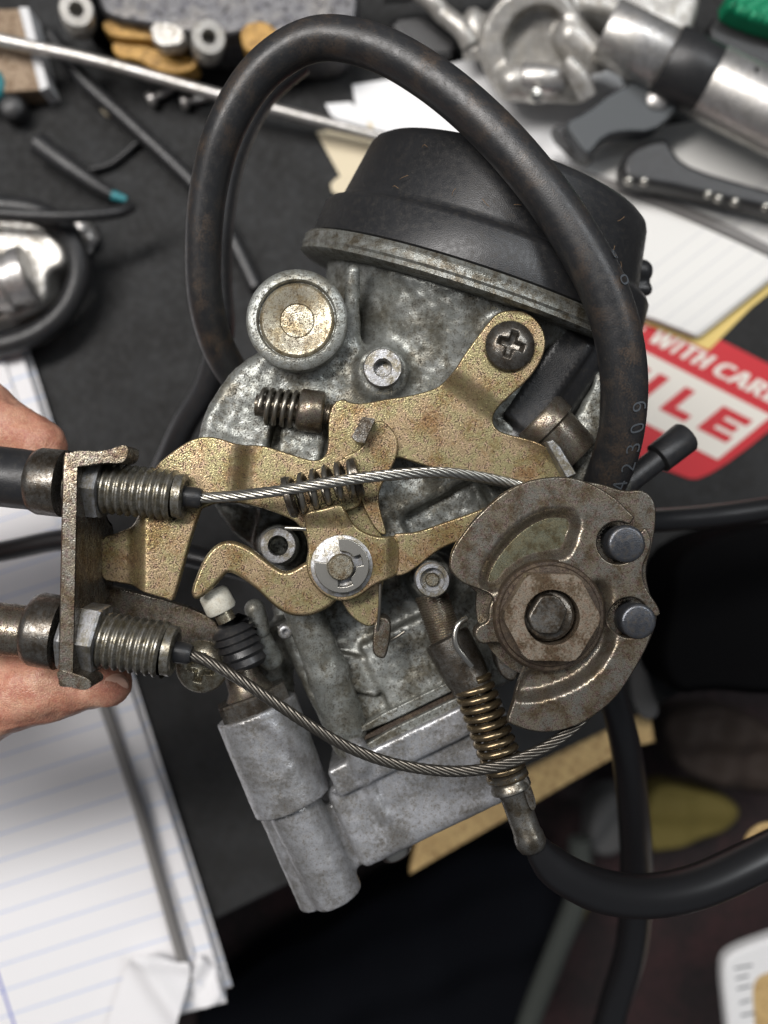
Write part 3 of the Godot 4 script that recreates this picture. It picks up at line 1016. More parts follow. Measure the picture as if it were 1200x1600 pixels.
	m = Mb.new()
	var ps_ := PackedVector2Array()
	for q in Geometry2D.offset_polygon(pu, -9.0)[0]:
		ps_.append(q)
	plate(m, ps_, 46.4, 3.0, 1.0)
	tag(obj("pocket_face", m, M.tarnish, wh), "greenish tarnished face recessed in the wheel's upper sector")
	m = Mb.new()
	plate(m, circle(862, 945, 118, 48), 28.0, 14.0, 0.0)
	obj("drum", m, M.worn, wh)
	m = Mb.new()
	plate(m, chaikin(pl([705,890, 720,845, 775,782, 845,748, 930,752, 975,768, 1003,764, 1022,778, 1027,805, 1020,855, 1008,890, 1016,930, 1030,960, 1018,1000, 985,1060, 930,1120, 860,1148, 795,1132, 826,1030, 770,960, 745,925]), 2), 21.0, 14.0, 3.0)
	obj("back_plate", m, M.worn, wh)
	m = Mb.new()
	plate(m, chaikin(pl([745,978, 764,970, 762,950, 775,925, 800,935, 830,1000, 826,1020, 812,1013, 776,1004, 750,1008, 740,992]), 2), 60.0, 30.0, 4.0)
	obj("hook_lever", m, M.worn, wh)
	for p in [[966, 848, 28], [984, 965, 26.5]]:
		m = Mb.new()
		lathe(m, V(p[0], p[1], 22), Vector3.UP, [0, p[2], 45, p[2], 48, p[2] - 2.0, 49, p[2] - 6, 49.5, 0], 40)
		obj("cable_nipple", m, M.blued, wh)
	m = Mb.new()
	lathe(m, V(855, 960, 50), Vector3.UP, [0, 84, 14, 84, 19, 80, 19, 76, 23, 74, 24, 60, 24, 0], 64)
	obj("washer", m, M.hub_dirt, wh)
	m = Mb.new()
	hexnut(m, V(855, 960, 73), Vector3.UP, Vector3(1, 0, 0), 72, 38, 0.02, 40)
	obj("hexagon_nut", m, M.nut_metal, wh)
	m = Mb.new()
	thread(m, V(855, 960, 60), V(855, 960, 98), 38.5, 8, 3, 36)
	plate(m, chaikin(pl([843,933, 850,930, 872,930, 886,950, 887,957, 876,985, 868,992, 836,990, 826,968, 827,960]), 1), 122.0, 60.0, 3.0)
	obj("spindle_end", m, M.steel, wh)
	# plunger, hook and nozzle on the right
	m = Mb.new()
	lathe(m, V(672, 901, -40), Vector3.UP, [0, 27, 70, 27, 73, 25, 73, 19, 68, 18, 60, 17, 60, 0], 40)
	obj("adjuster_collar", m, M.zinc, root)
	m = Mb.new()
	lathe(m, V(672, 901, -40), Vector3.UP, [0, 11, 64, 11, 67, 9, 67, 0], 24)
	obj("adjuster_pin", m, M.brassy, root)
	m = Mb.new()
	var na := V(672, 925, -30); var nd := V(705, 1020, -22)
	thread(m, na, nd, 27, 4.0, 1.5, 32)
	obj("threaded_sleeve", m, M.worn, root)
	m = Mb.new()
	var nb := V(745, 1070, -14)
	lathe(m, V(697, 995, -24), V(742, 1080, -12) - V(697, 995, -24), [0, 0, 0, 34, 4, 38, 60, 37, 80, 33, 84, 33, 96, 28, 98, 0], 40)
	obj("plunger_barrel", m, M.steel, root)
	m = Mb.new()
	spring(m, V(736, 1062, -12), V(796, 1222, -6), 28, 5.9, 11.6, 10)
	var ps := obj("plunger_spring", m, M.spring_brass, root)
	m = Mb.new()
	lathe(m, V(730, 1050, -12), V(796, 1222, -6) - V(730, 1050, -12), [0, 0, 0, 16, 186, 16, 186, 0], 24)
	obj("plunger_rod", m, M.worn, ps)
	m = Mb.new()
	lathe(m, V(790, 1206, -6), V(833, 1326, -2) - V(790, 1206, -6), [0, 0, 0, 29, 3, 33, 9, 33, 12, 29, 18, 29, 21, 32, 28, 32, 32, 24, 40, 22, 98, 22, 104, 24, 118, 24, 127, 20, 130, 15, 130, 0], 40)
	obj("nozzle", m, M.rod_steel, root)
	m = Mb.new()
	plate(m, chaikin(pl([812,1208, 822,1210, 838,1250, 836,1268, 826,1262]), 2), 14.0, 24.0, 4.0)
	obj("clip", m, M.steel, root)
	m = Mb.new()
	tube(m, cr([V(728, 966, 30), V(716, 975, 38), V(711, 992, 40), V(714, 1010, 40), V(727, 1028, 38), V(737, 1040, 34)], 7), 5.0, 10)
	obj("hook", m, M.bright, root)
	# small castings half hidden behind the levers
	m = Mb.new()
	plate(m, chaikin(pl([772,1016, 800,1018, 818,1030, 808,1062, 796,1066, 780,1052]), 1), 18.0, 60.0, 4.0)
	obj("stop_lug", m, M.steel, root)
	m = Mb.new()
	lathe(m, V(446, 984, -70), Vector3(0.1, 1, 0.1), [0, 12, 14, 12, 17, 9, 17, 5, 10, 5, 10, 0], 24)
	obj("rivet", m, M.zinc, root)
	for g in [[V(398, 952, -66), V(408, 985, -72), 17.0, 15.0], [V(408, 990, -76), V(424, 1030, -96), 14.0, 20.0], [V(620, 800, -92), V(690, 762, -70), 13.0, 11.0]]:
		m = Mb.new()
		nets(m, [cap_(g[0], g[1], g[2], g[3], 8)], 5.0, 0.8, 0.03, 6)
		obj("casting_rib", m, M.cast, root)
	# small diagonal pipe
	m = Mb.new()
	nets(m, [cap_(V(470, 945, -62), V(512, 1050, -88), 31, 33, 8), cap_(V(512, 1050, -88), V(540, 1132, -104), 34, 34, 12), cap_(V(540, 1132, -104), V(552, 1164, -112), 28, 26, 10)], 6.0, 1.5, 0.03, 9)
	obj("pipe", m, M.cast, root)
	# the joint between casting and bowl
	for g in [[652, 1098, 112.0, 9.0, -84.0, "flange", M.cast], [658, 1111, 108.0, 5.0, -96.0, "gasket", M.hub_dirt], [664, 1124, 116.0, 10.0, -86.0, "flange", M.cast]]:
		m = Mb.new()
		prism(m, Transform3D(B, V(g[0], g[1], g[4])), chaikin(rect(-float(g[2]), -float(g[3]), g[2], g[3]), 1), 110.0, 3.0)
		obj(g[5], m, g[6], root)
	# float bowl
	m = Mb.new()
	nets(m, [box_(e1 * -135.0 + e2 * 452.0 + Vector3(0, -235, 0), Vector3(160, 140, 75), B, 18, 10), box_(e1 * -117.0 + e2 * 368.0 + Vector3(0, -226, 0), Vector3(155, 150, 25), B, 7, 8),
		cap_(V(556, 1168, -84), V(565, 1196, -84), 19, 18, 10), cap_(V(574, 1222, -94), V(600, 1276, -96), 7, 4, 16), cap_(V(520, 1236, -94), V(580, 1208, -94), 4, 3, 6)], 5.5, 0.9, 0.03, 12)
	obj("float_bowl", m, M.bowl, root)
	m = Mb.new()
	lathe(m, V(616, 1322, -150), Vector3(0.436, 0, 0.9), [0, 0, 0, 30, 14, 28, 20, 20, 20, 0], 28)
	obj("bowl_plug", m, M.bright, root)
	# drain tower beside the bowl
	m = Mb.new()
	var ta := V(394, 1090, -110); var tb := V(458, 1254, -110); var tc := V(530, 1402, -118)
	nets(m, [cyl_(ta.lerp(tb, 0.10), tb, 70, 66, 4, 5), cyl_(tb, tc, 46, 43, 6, 5), cyl_(V(440, 1262, -150), V(502, 1408, -150), 40, 38, 6, 8), box_(V(540, 1290, -170), Vector3(60, 50, 60), B, 10, 14)], 5.0, 0.9, 0.03, 15)
	var dt := obj("drain_tower", m, M.bowl, root)
	m = Mb.new()
	hexnut(m, ta - (tb - ta).normalized() * 8.0, tb - ta, Vector3(0, 1, 0.2), 66, 50, 0.28)
	obj("hexagon_collar", m, M.steel, dt)
	m = Mb.new()
	lathe(m, ta - (tb - ta).normalized() * 20.0, tb - ta, [-30, 0, -30, 30, 0, 34, 14, 44, 14, 0], 36)
	obj("stem", m, M.worn, dt)
	# plug and ribbed rubber boot on the left
	m = Mb.new()
	var qa := V(335, 930, -30); var qd := (V(385, 1030, -40) - qa)
	lathe(m, qa, qd, [-8, 0, -8, 19, -3, 24, 24, 25, 29, 22, 29, 0], 32)
	obj("plug", m, M.white_nylon, root)
	m = Mb.new()
	lathe(m, qa, qd, [28, 15, 46, 15], 24)
	obj("stem", m, M.brassy, root)
	m = Mb.new()
	lathe(m, qa, qd, [42, 0, 42, 22, 48, 28, 54, 34, 58, 30, 66, 37, 70, 31, 78, 38, 83, 32, 92, 36, 98, 30, 108, 32, 116, 24, 116, 0], 36, 16.0)
	obj("rubber_boot", m, M.rubber, root)
	# black plastic connector in the recess behind the screw arm
	m = Mb.new()
	nets(m, [cap_(V(806, 690, -120), V(905, 545, -110), 62, 52, 6), box_(V(850, 600, -90), Vector3(30, 40, 90), Basis(Vector3.UP, -0.6), 8, 10)], 7.0)
	obj("connector", m, M.rubber, root)
	m = Mb.new()
	lathe(m, V(838, 650, -70), V(905, 715, -70) - V(838, 650, -70), [0, 0, 0, 46, 5, 50, 30, 50, 34, 44, 90, 40, 96, 36, 96, 0], 36)
	obj("fitting", m, M.worn, root)
	# vent hose that points to the right
	m = Mb.new()
	var vh := cr([V(905, 812, -150), V(960, 770, -160), V(1015, 727, -170), V(1040, 707, -175)], 6)
	tube(m, vh, 21.0, 20)
	var vv := obj("vent_hose", m, M.rubber, root)
	m = Mb.new()
	lathe(m, V(1026, 718, -172), V(1080, 676, -180) - V(1026, 718, -172), [0, 0, 0, 22, 4, 28, 66, 29, 71, 25, 71, 15, 55, 14, 55, 0], 32)
	obj("hose_end", m, M.rubber, vv)
	return root

# ---------- cables and hoses that run to the carburettor ----------
func throttle_cable(label: String, a: Vector3, dir_to: Vector3, sheath: Array, tr: float, nr: float, nt: float, wire: Array, body: Material, behind: Material) -> void:
	var root := thing("throttle_cable", label, "throttle cable", a, "throttle cables in the bracket")
	var d := (dir_to - a).normalized()
	var m := Mb.new()
	tube(m, cr(sheath, 8), 46.0 if tr < 40.0 else 40.0, 24, true, 0.012)
	obj("outer_sheath", m, behind, root)
	m = Mb.new()
	lathe(m, a - d * 116.0, d, [0, 0, 0, nr - 12, 5, nr - 4, 14, nr, 50, nr, 50, 0], 40)
	obj("flange", m, M.steel, root)
	m = Mb.new()
	thread(m, a - d * 60.0, dir_to, tr, 12.0, 4.5, 40)
	obj("adjuster", m, body, root)
	m = Mb.new()
	hexnut(m, a - d * (nt + 4.0), d, Vector3(0.1, 1, 0.35), nr, nt, 0.25, tr - 5)
	obj("lock_nut", m, M.zinc, root)
	m = Mb.new()
	lathe(m, dir_to - d * 6.0, d, [0, tr - 12, 6, tr - 14, 6, 17, 26, 16, 31, 13, 31, 0], 28)
	obj("end_sleeve", m, M.rubber, root)
	m = Mb.new()
	rope(m, cr(wire, 22), 8.6, 96.0)
	obj("wire_rope", m, M.wire if tr < 40.0 else M.wire_dull, root)

func cables() -> void:
	throttle_cable("upper throttle cable with threaded adjuster and straight bare wire over the levers", V(168, 763, 42), V(290, 776, 44),
		[V(-170, 712, 4), V(-60, 736, 20), V(40, 749, 32), V(62, 752, 34)], 39, 51, 46,
		[V(306, 778, 45), V(360, 775, 52), V(440, 766, 72), V(520, 753, 84), V(600, 743, 84), V(680, 738, 70), V(730, 742, 56), V(775, 750, 44), V(815, 760, 36), V(850, 770, 34)], M.thread_metal, M.rubber)
	throttle_cable("lower throttle cable with threaded adjuster and slack wire hanging across the bowl", V(164, 1000, 44), V(274, 1018, 44),
		[V(-170, 955, 14), V(-60, 976, 30), V(36, 986, 40), V(56, 988, 42)], 43, 56, 54,
		[V(298, 1023, 44), V(330, 1036, 46), V(372, 1060, 50), V(430, 1098, 52), V(490, 1137, 50), V(550, 1170, 46), V(620, 1194, 44), V(700, 1205, 44), V(770, 1199, 46), V(830, 1178, 40), V(874, 1154, 35), V(915, 1118, 34), V(940, 1080, 34)], M.thread_metal, M.worn)
	# big loop
	var root := thing("rubber_hose", "thick black rubber hose with brown dust, looping over the cap", "hose", V(945, 800, -150))
	var path := cr([V(470, 690, -330), V(400, 625, -280), V(350, 560, -215), V(323, 480, -150), V(318, 390, -110), V(327, 290, -75), V(355, 195, -40), V(410, 110, -15), V(490, 62, 5), V(580, 72, 25), V(670, 120, 40), V(760, 195, 52), V(840, 285, 60), V(905, 380, 60), V(950, 470, 52), V(972, 560, 36), V(974, 640, 6), V(962, 710, -40), V(935, 775, -100), V(900, 850, -160)], 10)
	var m := Mb.new()
	tube(m, path, [30, 30, 30, 31, 32, 33, 34, 35, 36, 36, 36, 36], 36, true)
	obj("tube", m, M.hose, root)
	# printed digits, run along the hose
	var dig := [["4", 968, 757, -62], ["2", 981, 731, -40], ["3", 989, 701, -18], ["0", 995, 670, 2], ["9", 999, 637, 18], ["0", 973, 432, 92], ["5", 959, 395, 98]]
	var fr := frames(path)
	for g in dig:
		var want := V(g[1], g[2], g[3])
		var eye := Vector3(0, D, 0)
		var ray := (want - eye).normalized()
		# where the ray first meets the hose
		var hit := want; var best := 1e9; var bi := 0
		var t := 1150.0
		while t < 1700.0:
			var q := eye + ray * t
			var dd := 1e9; var at := 0
			for i in path.size():
				var e := path[i].distance_squared_to(q)
				if e < dd: dd = e; at = i
			if sqrt(dd) < 36.0:
				hit = q; bi = at
				break
			t += 1.5
		var tg: Vector3 = -fr[bi][0]
		var out := (hit - path[bi]); out = (out - tg * out.dot(tg)).normalized()
		var ey := out.cross(tg).normalized()
		m = Mb.new()
		texts(m, g[0], 0.0, 25.0, path[bi] + out * 36.4 - ey * 12.0 - tg * 8.0, tg, ey, 0.4, false)
		obj("printed_digit", m, M.print_grey, root)
	# second hose behind
	root = thing("rubber_hose", "thinner dull black hose behind the big loop, running down to the left", "hose", V(255, 735, -700))
	m = Mb.new()
	tube(m, cr([V(470, 95, -420), V(410, 150, -430), V(365, 240, -430), V(345, 340, -440), V(342, 440, -450), V(345, 520, -470), V(325, 600, -520), V(290, 660, -580), V(262, 720, -650), V(230, 790, -760)], 8), 28.0, 22)
	obj("tube", m, M.rubber, root)
	# choke cable
	root = thing("choke_cable", "black cable curving to the right out of the spring nozzle", "cable", V(840, 1325, -10))
	m = Mb.new()
	tube(m, cr([V(836, 1314, -16), V(850, 1338, -22), V(882, 1366, -36), V(940, 1392, -70), V(1010, 1400, -110), V(1090, 1385, -150), V(1180, 1345, -190), V(1290, 1290, -220)], 8), [16, 30, 35, 36, 38, 38], 24)
	obj("outer_sheath", m, M.cable_black, root)
	# drain hose
	root = thing("drain_hose", "black drain hose hanging down behind the throttle wheel", "hose", V(985, 1500, -900))
	m = Mb.new()
	tube(m, cr([V(930, 1000, -260), V(955, 1080, -310), V(978, 1170, -400), V(990, 1270, -560), V(994, 1370, -760), V(986, 1480, -900), V(960, 1570, -1000), V(930, 1680, -1080)], 8), [27, 28, 34, 40, 40, 40], 22)
	obj("tube", m, M.cable_black, root)
	root = thing("cable", "black cable leaving the carburettor straight to the right edge", "cable", V(1020, 812, -420))
	m = Mb.new()
	tube(m, cr([V(900, 830, -240), V(1000, 816, -380), V(1100, 808, -440), V(1210, 793, -480), V(1400, 760, -560)], 6), 24.0, 20)
	obj("outer_sheath", m, M.cable_black, root)
	root = thing("cable", "black cable passing behind the bracket over the white page", "cable", V(40, 855, -420))
	m = Mb.new()
	tube(m, cr([V(-200, 900, -560), V(0, 862, -480), V(120, 842, -420), V(260, 860, -360), V(420, 900, -300)], 6), 22.0, 20)
	obj("outer_sheath", m, M.cable_black, root)

# ---------- the hand ----------
func hand() -> void:
	var root := thing("person", "bare hand pinching the cable bracket between thumb and finger, at the left edge", "person", V(-250, 900, -300))
	var p := []
	# palm and wrist, outside the frame
	p.append(box_(V(-520, 950, -330), Vector3(230, 130, 330), Basis(Vector3.UP, 0.1), 110, 60))
	p.append(cap_(V(-700, 1000, -330), V(-1350, 1120, -360), 220, 230, 60))
	p.append(cap_(V(-560, 1150, -260), V(-330, 1135, -160), 165, 110, 60))
	# thumb
	p.append(cap_(V(-330, 1135, -160), V(-60, 1093, -70), 108, 84, 40))
	p.append(cap_(V(-60, 1093, -70), V(70, 1066, -52), 84, 60, 30))
	p.append(cap_(V(70, 1066, -52), V(168, 1068, -48), 58, 38, 26))
	# first finger
	p.append(cap_(V(-420, 690, -300), V(-190, 600, -210), 100, 84, 40))
	p.append(cap_(V(-190, 600, -210), V(-40, 650, -150), 82, 66, 26))
	p.append(cap_(V(-40, 650, -150), V(62, 694, -130), 62, 44, 22))
	# the other three, curled under
	p.append(cap_(V(-430, 780, -420), V(-210, 760, -470), 98, 80, 40))
	p.append(cap_(V(-210, 760, -470), V(-130, 800, -360), 78, 66, 24))
	p.append(cap_(V(-130, 800, -360), V(-170, 830, -250), 64, 52, 20))
	p.append(cap_(V(-450, 950, -470), V(-240, 920, -540), 94, 76, 40))
	p.append(cap_(V(-240, 920, -540), V(-170, 940, -430), 74, 62, 24))
	p.append(cap_(V(-170, 940, -430), V(-210, 960, -330), 60, 50, 20))
	p.append(cap_(V(-480, 1100, -480), V(-300, 1080, -560), 84, 66, 40))
	p.append(cap_(V(-300, 1080, -560), V(-240, 1090, -470), 64, 54, 22))
	p.append(cap_(V(-240, 1090, -470), V(-270, 1100, -380), 52, 44, 18))
	var m := Mb.new()
	nets(m, p, 13.0, 4.0, 0.02, 21)
	obj("hand", m, M.skin, root)
	m = Mb.new()
	var a := V(150, 1084, -42)
	var f := frame(V(176, 1078, -22), Vector3(0.25, 0.75, 0.6), Vector3(1, 0, -0.1))
	prism(m, f, chaikin(pl([-36,-18, -36,18, 0,22, 22,16, 26,0, 22,-16, 0,-22]), 2), 7.0, 2.0, func(q: Vector2) -> float: return -q.y * q.y * 0.018 - maxf(q.x, 0.0) * 0.12, 7.0)
	obj("thumbnail", m, M.nail, root)

# ---------- the bench and what lies on it ----------
func one(called: String, m: Mb, material: Material, label: String, category: String, at: Vector3, group := "") -> MeshInstance3D:
	var o := obj(called, m, material, null, at)
	tag(o, label, category, group)
	return o

# A flat sheet lying at height h with its corner at c (as seen) and its edges along ex, ey; size in u.
func sheet(m: Mb, c: Vector3, ex: Vector3, w: float, l: float, t: float, hf = null, grid := 0.0, uvs := 0.01, outline = null) -> void:
	var f := frame(c, Vector3.UP, ex)
	prism(m, f, outline if outline != null else rect(0, 0, w, l), t, 0.4, hf, grid, uvs)

func at_h(p: Array, h: float) -> Array:
	var r := []
	for i in range(0, p.size(), 2):
		r.append(V(p[i], p[i + 1], h))
	return r

func bench() -> void:
	var Z := -BENCH
	# the bench: a board with a black rubber mat on it, its front edge running up to the right
	var m := Mb.new()
	plate(m, pl([-1500, 2329, -1500, -1500, 2700, -1500, 2700, 290]), Z, 60.0, 6.0)
	var top := obj("workbench_top", m, M.mat_black, null, V(0, 0, Z))
	top.set_meta("kind", "structure")
	top.set_meta("label", "black rubber covered workbench top")
	m = Mb.new()
	plate(m, pl([-6000, -6000, 7000, -6000, 7000, 7000, -6000, 7000]), -3200.0, 40.0)
	var fl := obj("floor", m, M.maroon, null, V(1000, 1500, -3200))
	fl.set_meta("kind", "structure")
	fl.set_meta("label", "dark red floor below the bench edge")
	# plank along the front edge
	m = Mb.new()
	plate(m, pl([640, 1368, 655, 1300, 900, 1140, 1012, 1085, 1024, 1160, 985, 1170]), Z - 70.0, 60.0, 6.0)
	one("plank", m, M.tan, "pale tan wooden strip along the bench edge below the bowl", "plank", V(830, 1230, Z - 130))
	m = Mb.new()
	plate(m, chaikin(pl([1004, 910, 1036, 925, 1060, 1000, 1040, 1012, 1008, 1010]), 2), Z + 40, 38.0, 4.0)
	one("wood_scrap", m, M.tan, "small tan wood scrap beside the throttle wheel's right edge", "wood scrap", V(1030, 960, Z))
	m = Mb.new()
	plate(m, chaikin(pl([985, 1020, 1010, 1030, 1018, 1075, 1035, 1115, 1010, 1130, 985, 1100]), 2), Z + 30, 28.0, 6.0)
	one("rag", m, M.grey_cloth, "crumpled grey rag under the right side of the wheel", "rag", V(1005, 1080, Z))
	# notepad at lower left: a stack of pages with a lifted corner
	var ex := Vector3(0.952, 0, -0.305)
	var ez := Vector3(0.305, 0, 0.952)
	var np := thing("notepad", "ruled white notepad with curled corner under the hand at lower left", "notepad", V(200, 1300, Z))
	var corner := V(352, 1562, Z + 70)
	var W := 2000.0; var L := 2700.0
	var pm := ruled(1024, 280.0, 6.0, 7.1, Color(0.55, 0.64, 0.83), 145.0, 3, true)
	var pm2 := ruled(512, 280.0, 6.0, 7.1, Color(0.70, 0.76, 0.86), 0.0, 4)
	var rng := RandomNumberGenerator.new()
	rng.seed = 77
	for i in 7:
		m = Mb.new()
		var sh := Vector3(rng.randf_range(-26, 12), 0, rng.randf_range(-18, 8)) if i < 6 else Vector3(-64, 0, -42)
		var c := corner + sh - ex * W - ez * L
		c.y = Z + 9.0 + i * 9.0
		var lift: float = [4.0, 8.0, 14.0, 20.0, 24.0, 26.0, 22.0][i]
		var wide: float = 260.0 + i * 14.0
		var cf := func(q: Vector2) -> float:
			var s := (q.x - W + q.y - L + wide) / wide
			return lift * pow(clampf(s, 0.0, 1.4), 2.0) + (2.2 * sin(q.x * 0.006 + i) + 2.0 * sin(q.y * 0.004 + i * 2)) * (1.0 if i > 4 else 0.6)
		sheet(m, c, ex, W, L, 1.4, cf, 64.0, 1.0 / 2800.0)
		obj("page", m, pm if i == 6 else pm2, np)
	# the crumpled lower corner of the top page, folded up over the rod's end
	m = Mb.new()
	plate(m, chaikin(pl([206,1484, 240,1486, 278,1502, 296,1500, 300,1514, 288,1560, 266,1640, 140,1680, 176,1570]), 2), Z + 104, 1.6, 0.4, func(q: Vector2) -> float: return 26.0 * exp(-pow(((q.x - 246.0) * 0.82 + (q.y - 1530.0) * -0.57) / 22.0, 2.0)) - 0.24 * maxf(0.0, 236.0 - q.x) + 12.0 * exp(-pow((q.y - 1496.0 - (q.x - 240.0) * 0.2) / 14.0, 2.0)), 5.0)
	obj("folded_corner", m, pm2, np)
	for i in 4:
		m = Mb.new()
		var cw := [300.0 + i * 12.0, 1500.0 + i * 9.0]
		plate(m, chaikin(pl([cw[0], cw[1], cw[0] + 16, cw[1] - 14, 352 - i * 3, 1556 - i * 4, 340 - i * 6, 1566 - i * 3, 300 - i * 4, 1580 - i * 4]), 2), Z + 84 - i * 9, 1.6, 0.4, func(q: Vector2) -> float: return 10.0 * sin((q.x + q.y * 0.6) * 0.11 + i * 1.3), 5.0)
		obj("curled_page", m, pm2, np)
	m = Mb.new()
	sheet(m, corner - ex * W - ez * L + Vector3(0, Z + 6.0 - corner.y, 0), ex, W, L, 6.0)
	obj("backing_board", m, M.board_brown, np)
	m = Mb.new()
	tube(m, cr([V(130, 1010, Z + 84), V(166, 1110, Z + 84), V(210, 1240, Z + 84), V(248, 1370, Z + 84), V(278, 1475, Z + 84), V(296, 1532, Z + 86)], 6), 15.0, 14)
	one("rod", m, M.rod_grey, "thin grey rod lying along the ruled notepad's right side", "rod", V(240, 1300, Z + 70))
	# a pad of paper behind the sticker, its yellow cover showing
	var px := Vector3(0.93, 0, 0.37).normalized()
	m = Mb.new()
	plate(m, chaikin(pl([905, 462, 905, 462, 1108, 547, 1108, 547, 1174, 480, 1174, 480, 1300, 380, 1300, 300, 1000, 300]), 1), Z + 8, 4.0, 0.8)
	var lp := thing("legal_pad", "white ruled paper pad with a yellow sheet showing at its corner, right of the cap", "paper pad", V(1080, 400, Z))
	obj("yellow_sheet", m, M.legal_yellow, lp)
	var rp := ruled(1024, 160.0, 5.0, 4.6, Color(0.66, 0.67, 0.70), 0.0, 8, false, Color(0.87, 0.865, 0.85))
	for i in 6:
		m = Mb.new()
		var h := Z + 12 + i * 7.0
		var sh := Vector2([0, 3, -2, 2, 4, 0][i], [0, -2, 2, -1, 1, -2][i])
		var out := chaikin(pl([880, 462, 1000, 491, 1086, 525, 1086, 525, 1096, 519, 1168, 462, 1168, 462, 1330, 330, 1420, 200, 1010, 180, 860, 300]), 1)
		var kk := K(h)
		var f := frame(V(1000, 400, h), Vector3.UP, Vector3(0.79, 0, -0.61))
		var loc := PackedVector2Array()
		for q in out:
			var w := f.affine_inverse() * V(q.x + sh.x, q.y + sh.y, h)
			loc.append(Vector2(w.x, w.z))
		var hh := func(q: Vector2) -> float: return (1.2 * sin(q.x * 0.013 + i) + 1.2 * sin(q.y * 0.017 + i * 2)) * (i * 0.4)
		prism(m, f, loc, 6.0, 0.8, hh, 44.0, 1.0 / 1600.0)
		obj("page", m, rp, lp)
	# white sheet and card behind the cap
	m = Mb.new()
	plate(m, chaikin(pl([550, 130, 550, 130, 640, 118, 860, 60, 1000, 130, 1000, 330, 760, 340, 640, 300, 578, 225, 562, 200, 556, 165]), 1), Z + 12, 4.0, 0.5, func(q: Vector2) -> float: return 6.0 * sin(q.x * 0.02) + 5.0 * sin(q.y * 0.027), 22.0)
	one("paper_sheet", m, M.paper, "bright white paper sheet behind the black cap", "paper sheet", V(700, 200, Z))
	m = Mb.new()
	plate(m, chaikin(pl([508, 162, 508, 162, 560, 158, 580, 210, 580, 210, 520, 186]), 1), Z + 8, 3.0, 0.5)
	one("paper_scrap", m, M.paper, "small torn white scrap peeking out left of the white sheet", "paper scrap", V(535, 175, Z))
	m = Mb.new()
	plate(m, pl([494, 206, 580, 190, 640, 330, 545, 300]), Z + 6, 3.0, 0.5)
	one("card", m, M.cream, "cream card corner below the steel rod, left of the cap", "card", V(540, 250, Z))
	m = Mb.new()
	plate(m, chaikin(pl([515, 282, 560, 265, 570, 310, 520, 305]), 1), Z + 9, 3.0, 0.5)
	one("paper_scrap", m, M.cream, "tiny pale scrap touching the cap's left edge below the cream card", "paper scrap", V(530, 290, Z))
	# the sticker
	var st := thing("sticker", "red and white sticker reading FRAGILE HANDLE WITH CARE, half hidden by the hose", "sticker", V(1085, 757, Z))
	var e1 := Vector2(0.891, 0.453); var e2 := Vector2(0.77, -0.63)
	var oo := Vector2(1085, 761)
	var qd := func(x0: float, y0: float, x1: float, y1: float) -> PackedVector2Array:
		return PackedVector2Array([oo + e1 * x0 + e2 * y0, oo + e1 * x1 + e2 * y0, oo + e1 * x1 + e2 * y1, oo + e1 * x0 + e2 * y1])
	m = Mb.new()
	plate(m, chaikin(PackedVector2Array([oo + e1 * -470, oo + e1 * -470, oo + e1 * -30, oo + e1 * 6 + e2 * 24, oo + e1 * 6 + e2 * 246, oo + e1 * 6 + e2 * 246, oo + e1 * -470 + e2 * 246, oo + e1 * -470 + e2 * 246]), 2), Z + 5, 4.0, 0.5)
	obj("panel", m, M.sticker_red, st)
	m = Mb.new()
	plate(m, qd.call(-460, 60, -11, 169), Z + 6.2, 1.0, 0.2)
	obj("white_field", m, M.sticker_white, st)
	var kk := K(Z)
	var t1 := Vector3(e1.x, 0, e1.y) * kk; var t2 := Vector3(e2.x, 0, e2.y) * kk
	for g in [["F", -410, 42], ["R", -362, 48], ["A", -308, 52], ["G", -250, 50]]:
		m = Mb.new()
		var p: Vector2 = oo + e1 * float(g[1]) + e2 * 92.0
		texts(m, g[0], g[2], 55.0, V(p.x, p.y, Z + 6.8), t1, t2, 0.6)
		obj("letter", m, M.sticker_red, st)
	for g in [[-188, [0,0, 18,0, 18,55, 0,55]], [-142, [0,0, 45,0, 45,15, 17,15, 17,55, 0,55]], [-76, [0,0, 52,0, 52,14, 18,14, 18,21, 46,21, 46,34, 18,34, 18,41, 52,41, 52,55, 0,55]]]:
		m = Mb.new()
		var q := PackedVector2Array()
		for w in pl(g[1]):
			q.append(oo + e1 * (float(g[0]) + w.x) + e2 * (92.0 + w.y))
		plate(m, q, Z + 7.2, 0.8, 0.1)
		obj("letter", m, M.sticker_red, st)
	m = Mb.new()
	for g in [["HANDLE", -420, 158], ["W", -246, 36], ["TH", -194, 46], ["CARE", -134, 108]]:
		for nudge in [-1.1, 1.1]:
			var p2: Vector2 = oo + e1 * (float(g[1]) + nudge) + e2 * 187.0
			texts(m, g[0], g[2], 29.0, V(p2.x, p2.y, Z + 5.8 + nudge * 0.05), t1, t2, 0.6)
	var bar := PackedVector2Array()
	for w in pl([-206,187, -199,187, -199,216, -206,216]):
		bar.append(oo + e1 * w.x + e2 * w.y)
	plate(m, bar, Z + 6.0, 0.8, 0.1)
	obj("lettering", m, M.sticker_white, st)
	# long rod and thin cable
	m = Mb.new()
	tube(m, cr([V(-120, 30, Z + 130), V(0, 62, Z + 130), V(150, 95, Z + 120), V(340, 148, Z + 90), V(600, 216, Z + 60), V(760, 260, Z + 50)], 6), 17.0, 16)
	one("rod", m, M.alu, "long shiny steel rod crossing the top left corner behind the hose", "rod", V(300, 140, Z))
	m = Mb.new()
	tube(m, cr([V(860, 262, Z + 40), V(940, 288, Z + 40), V(1040, 322, Z + 40), V(1130, 360, Z + 40), V(1260, 425, Z + 40)], 6), 20.0, 16)
	one("cable", m, M.rod_grey, "grey cable across the white paper right of the cap", "cable", V(1060, 330, Z))
	m = Mb.new()
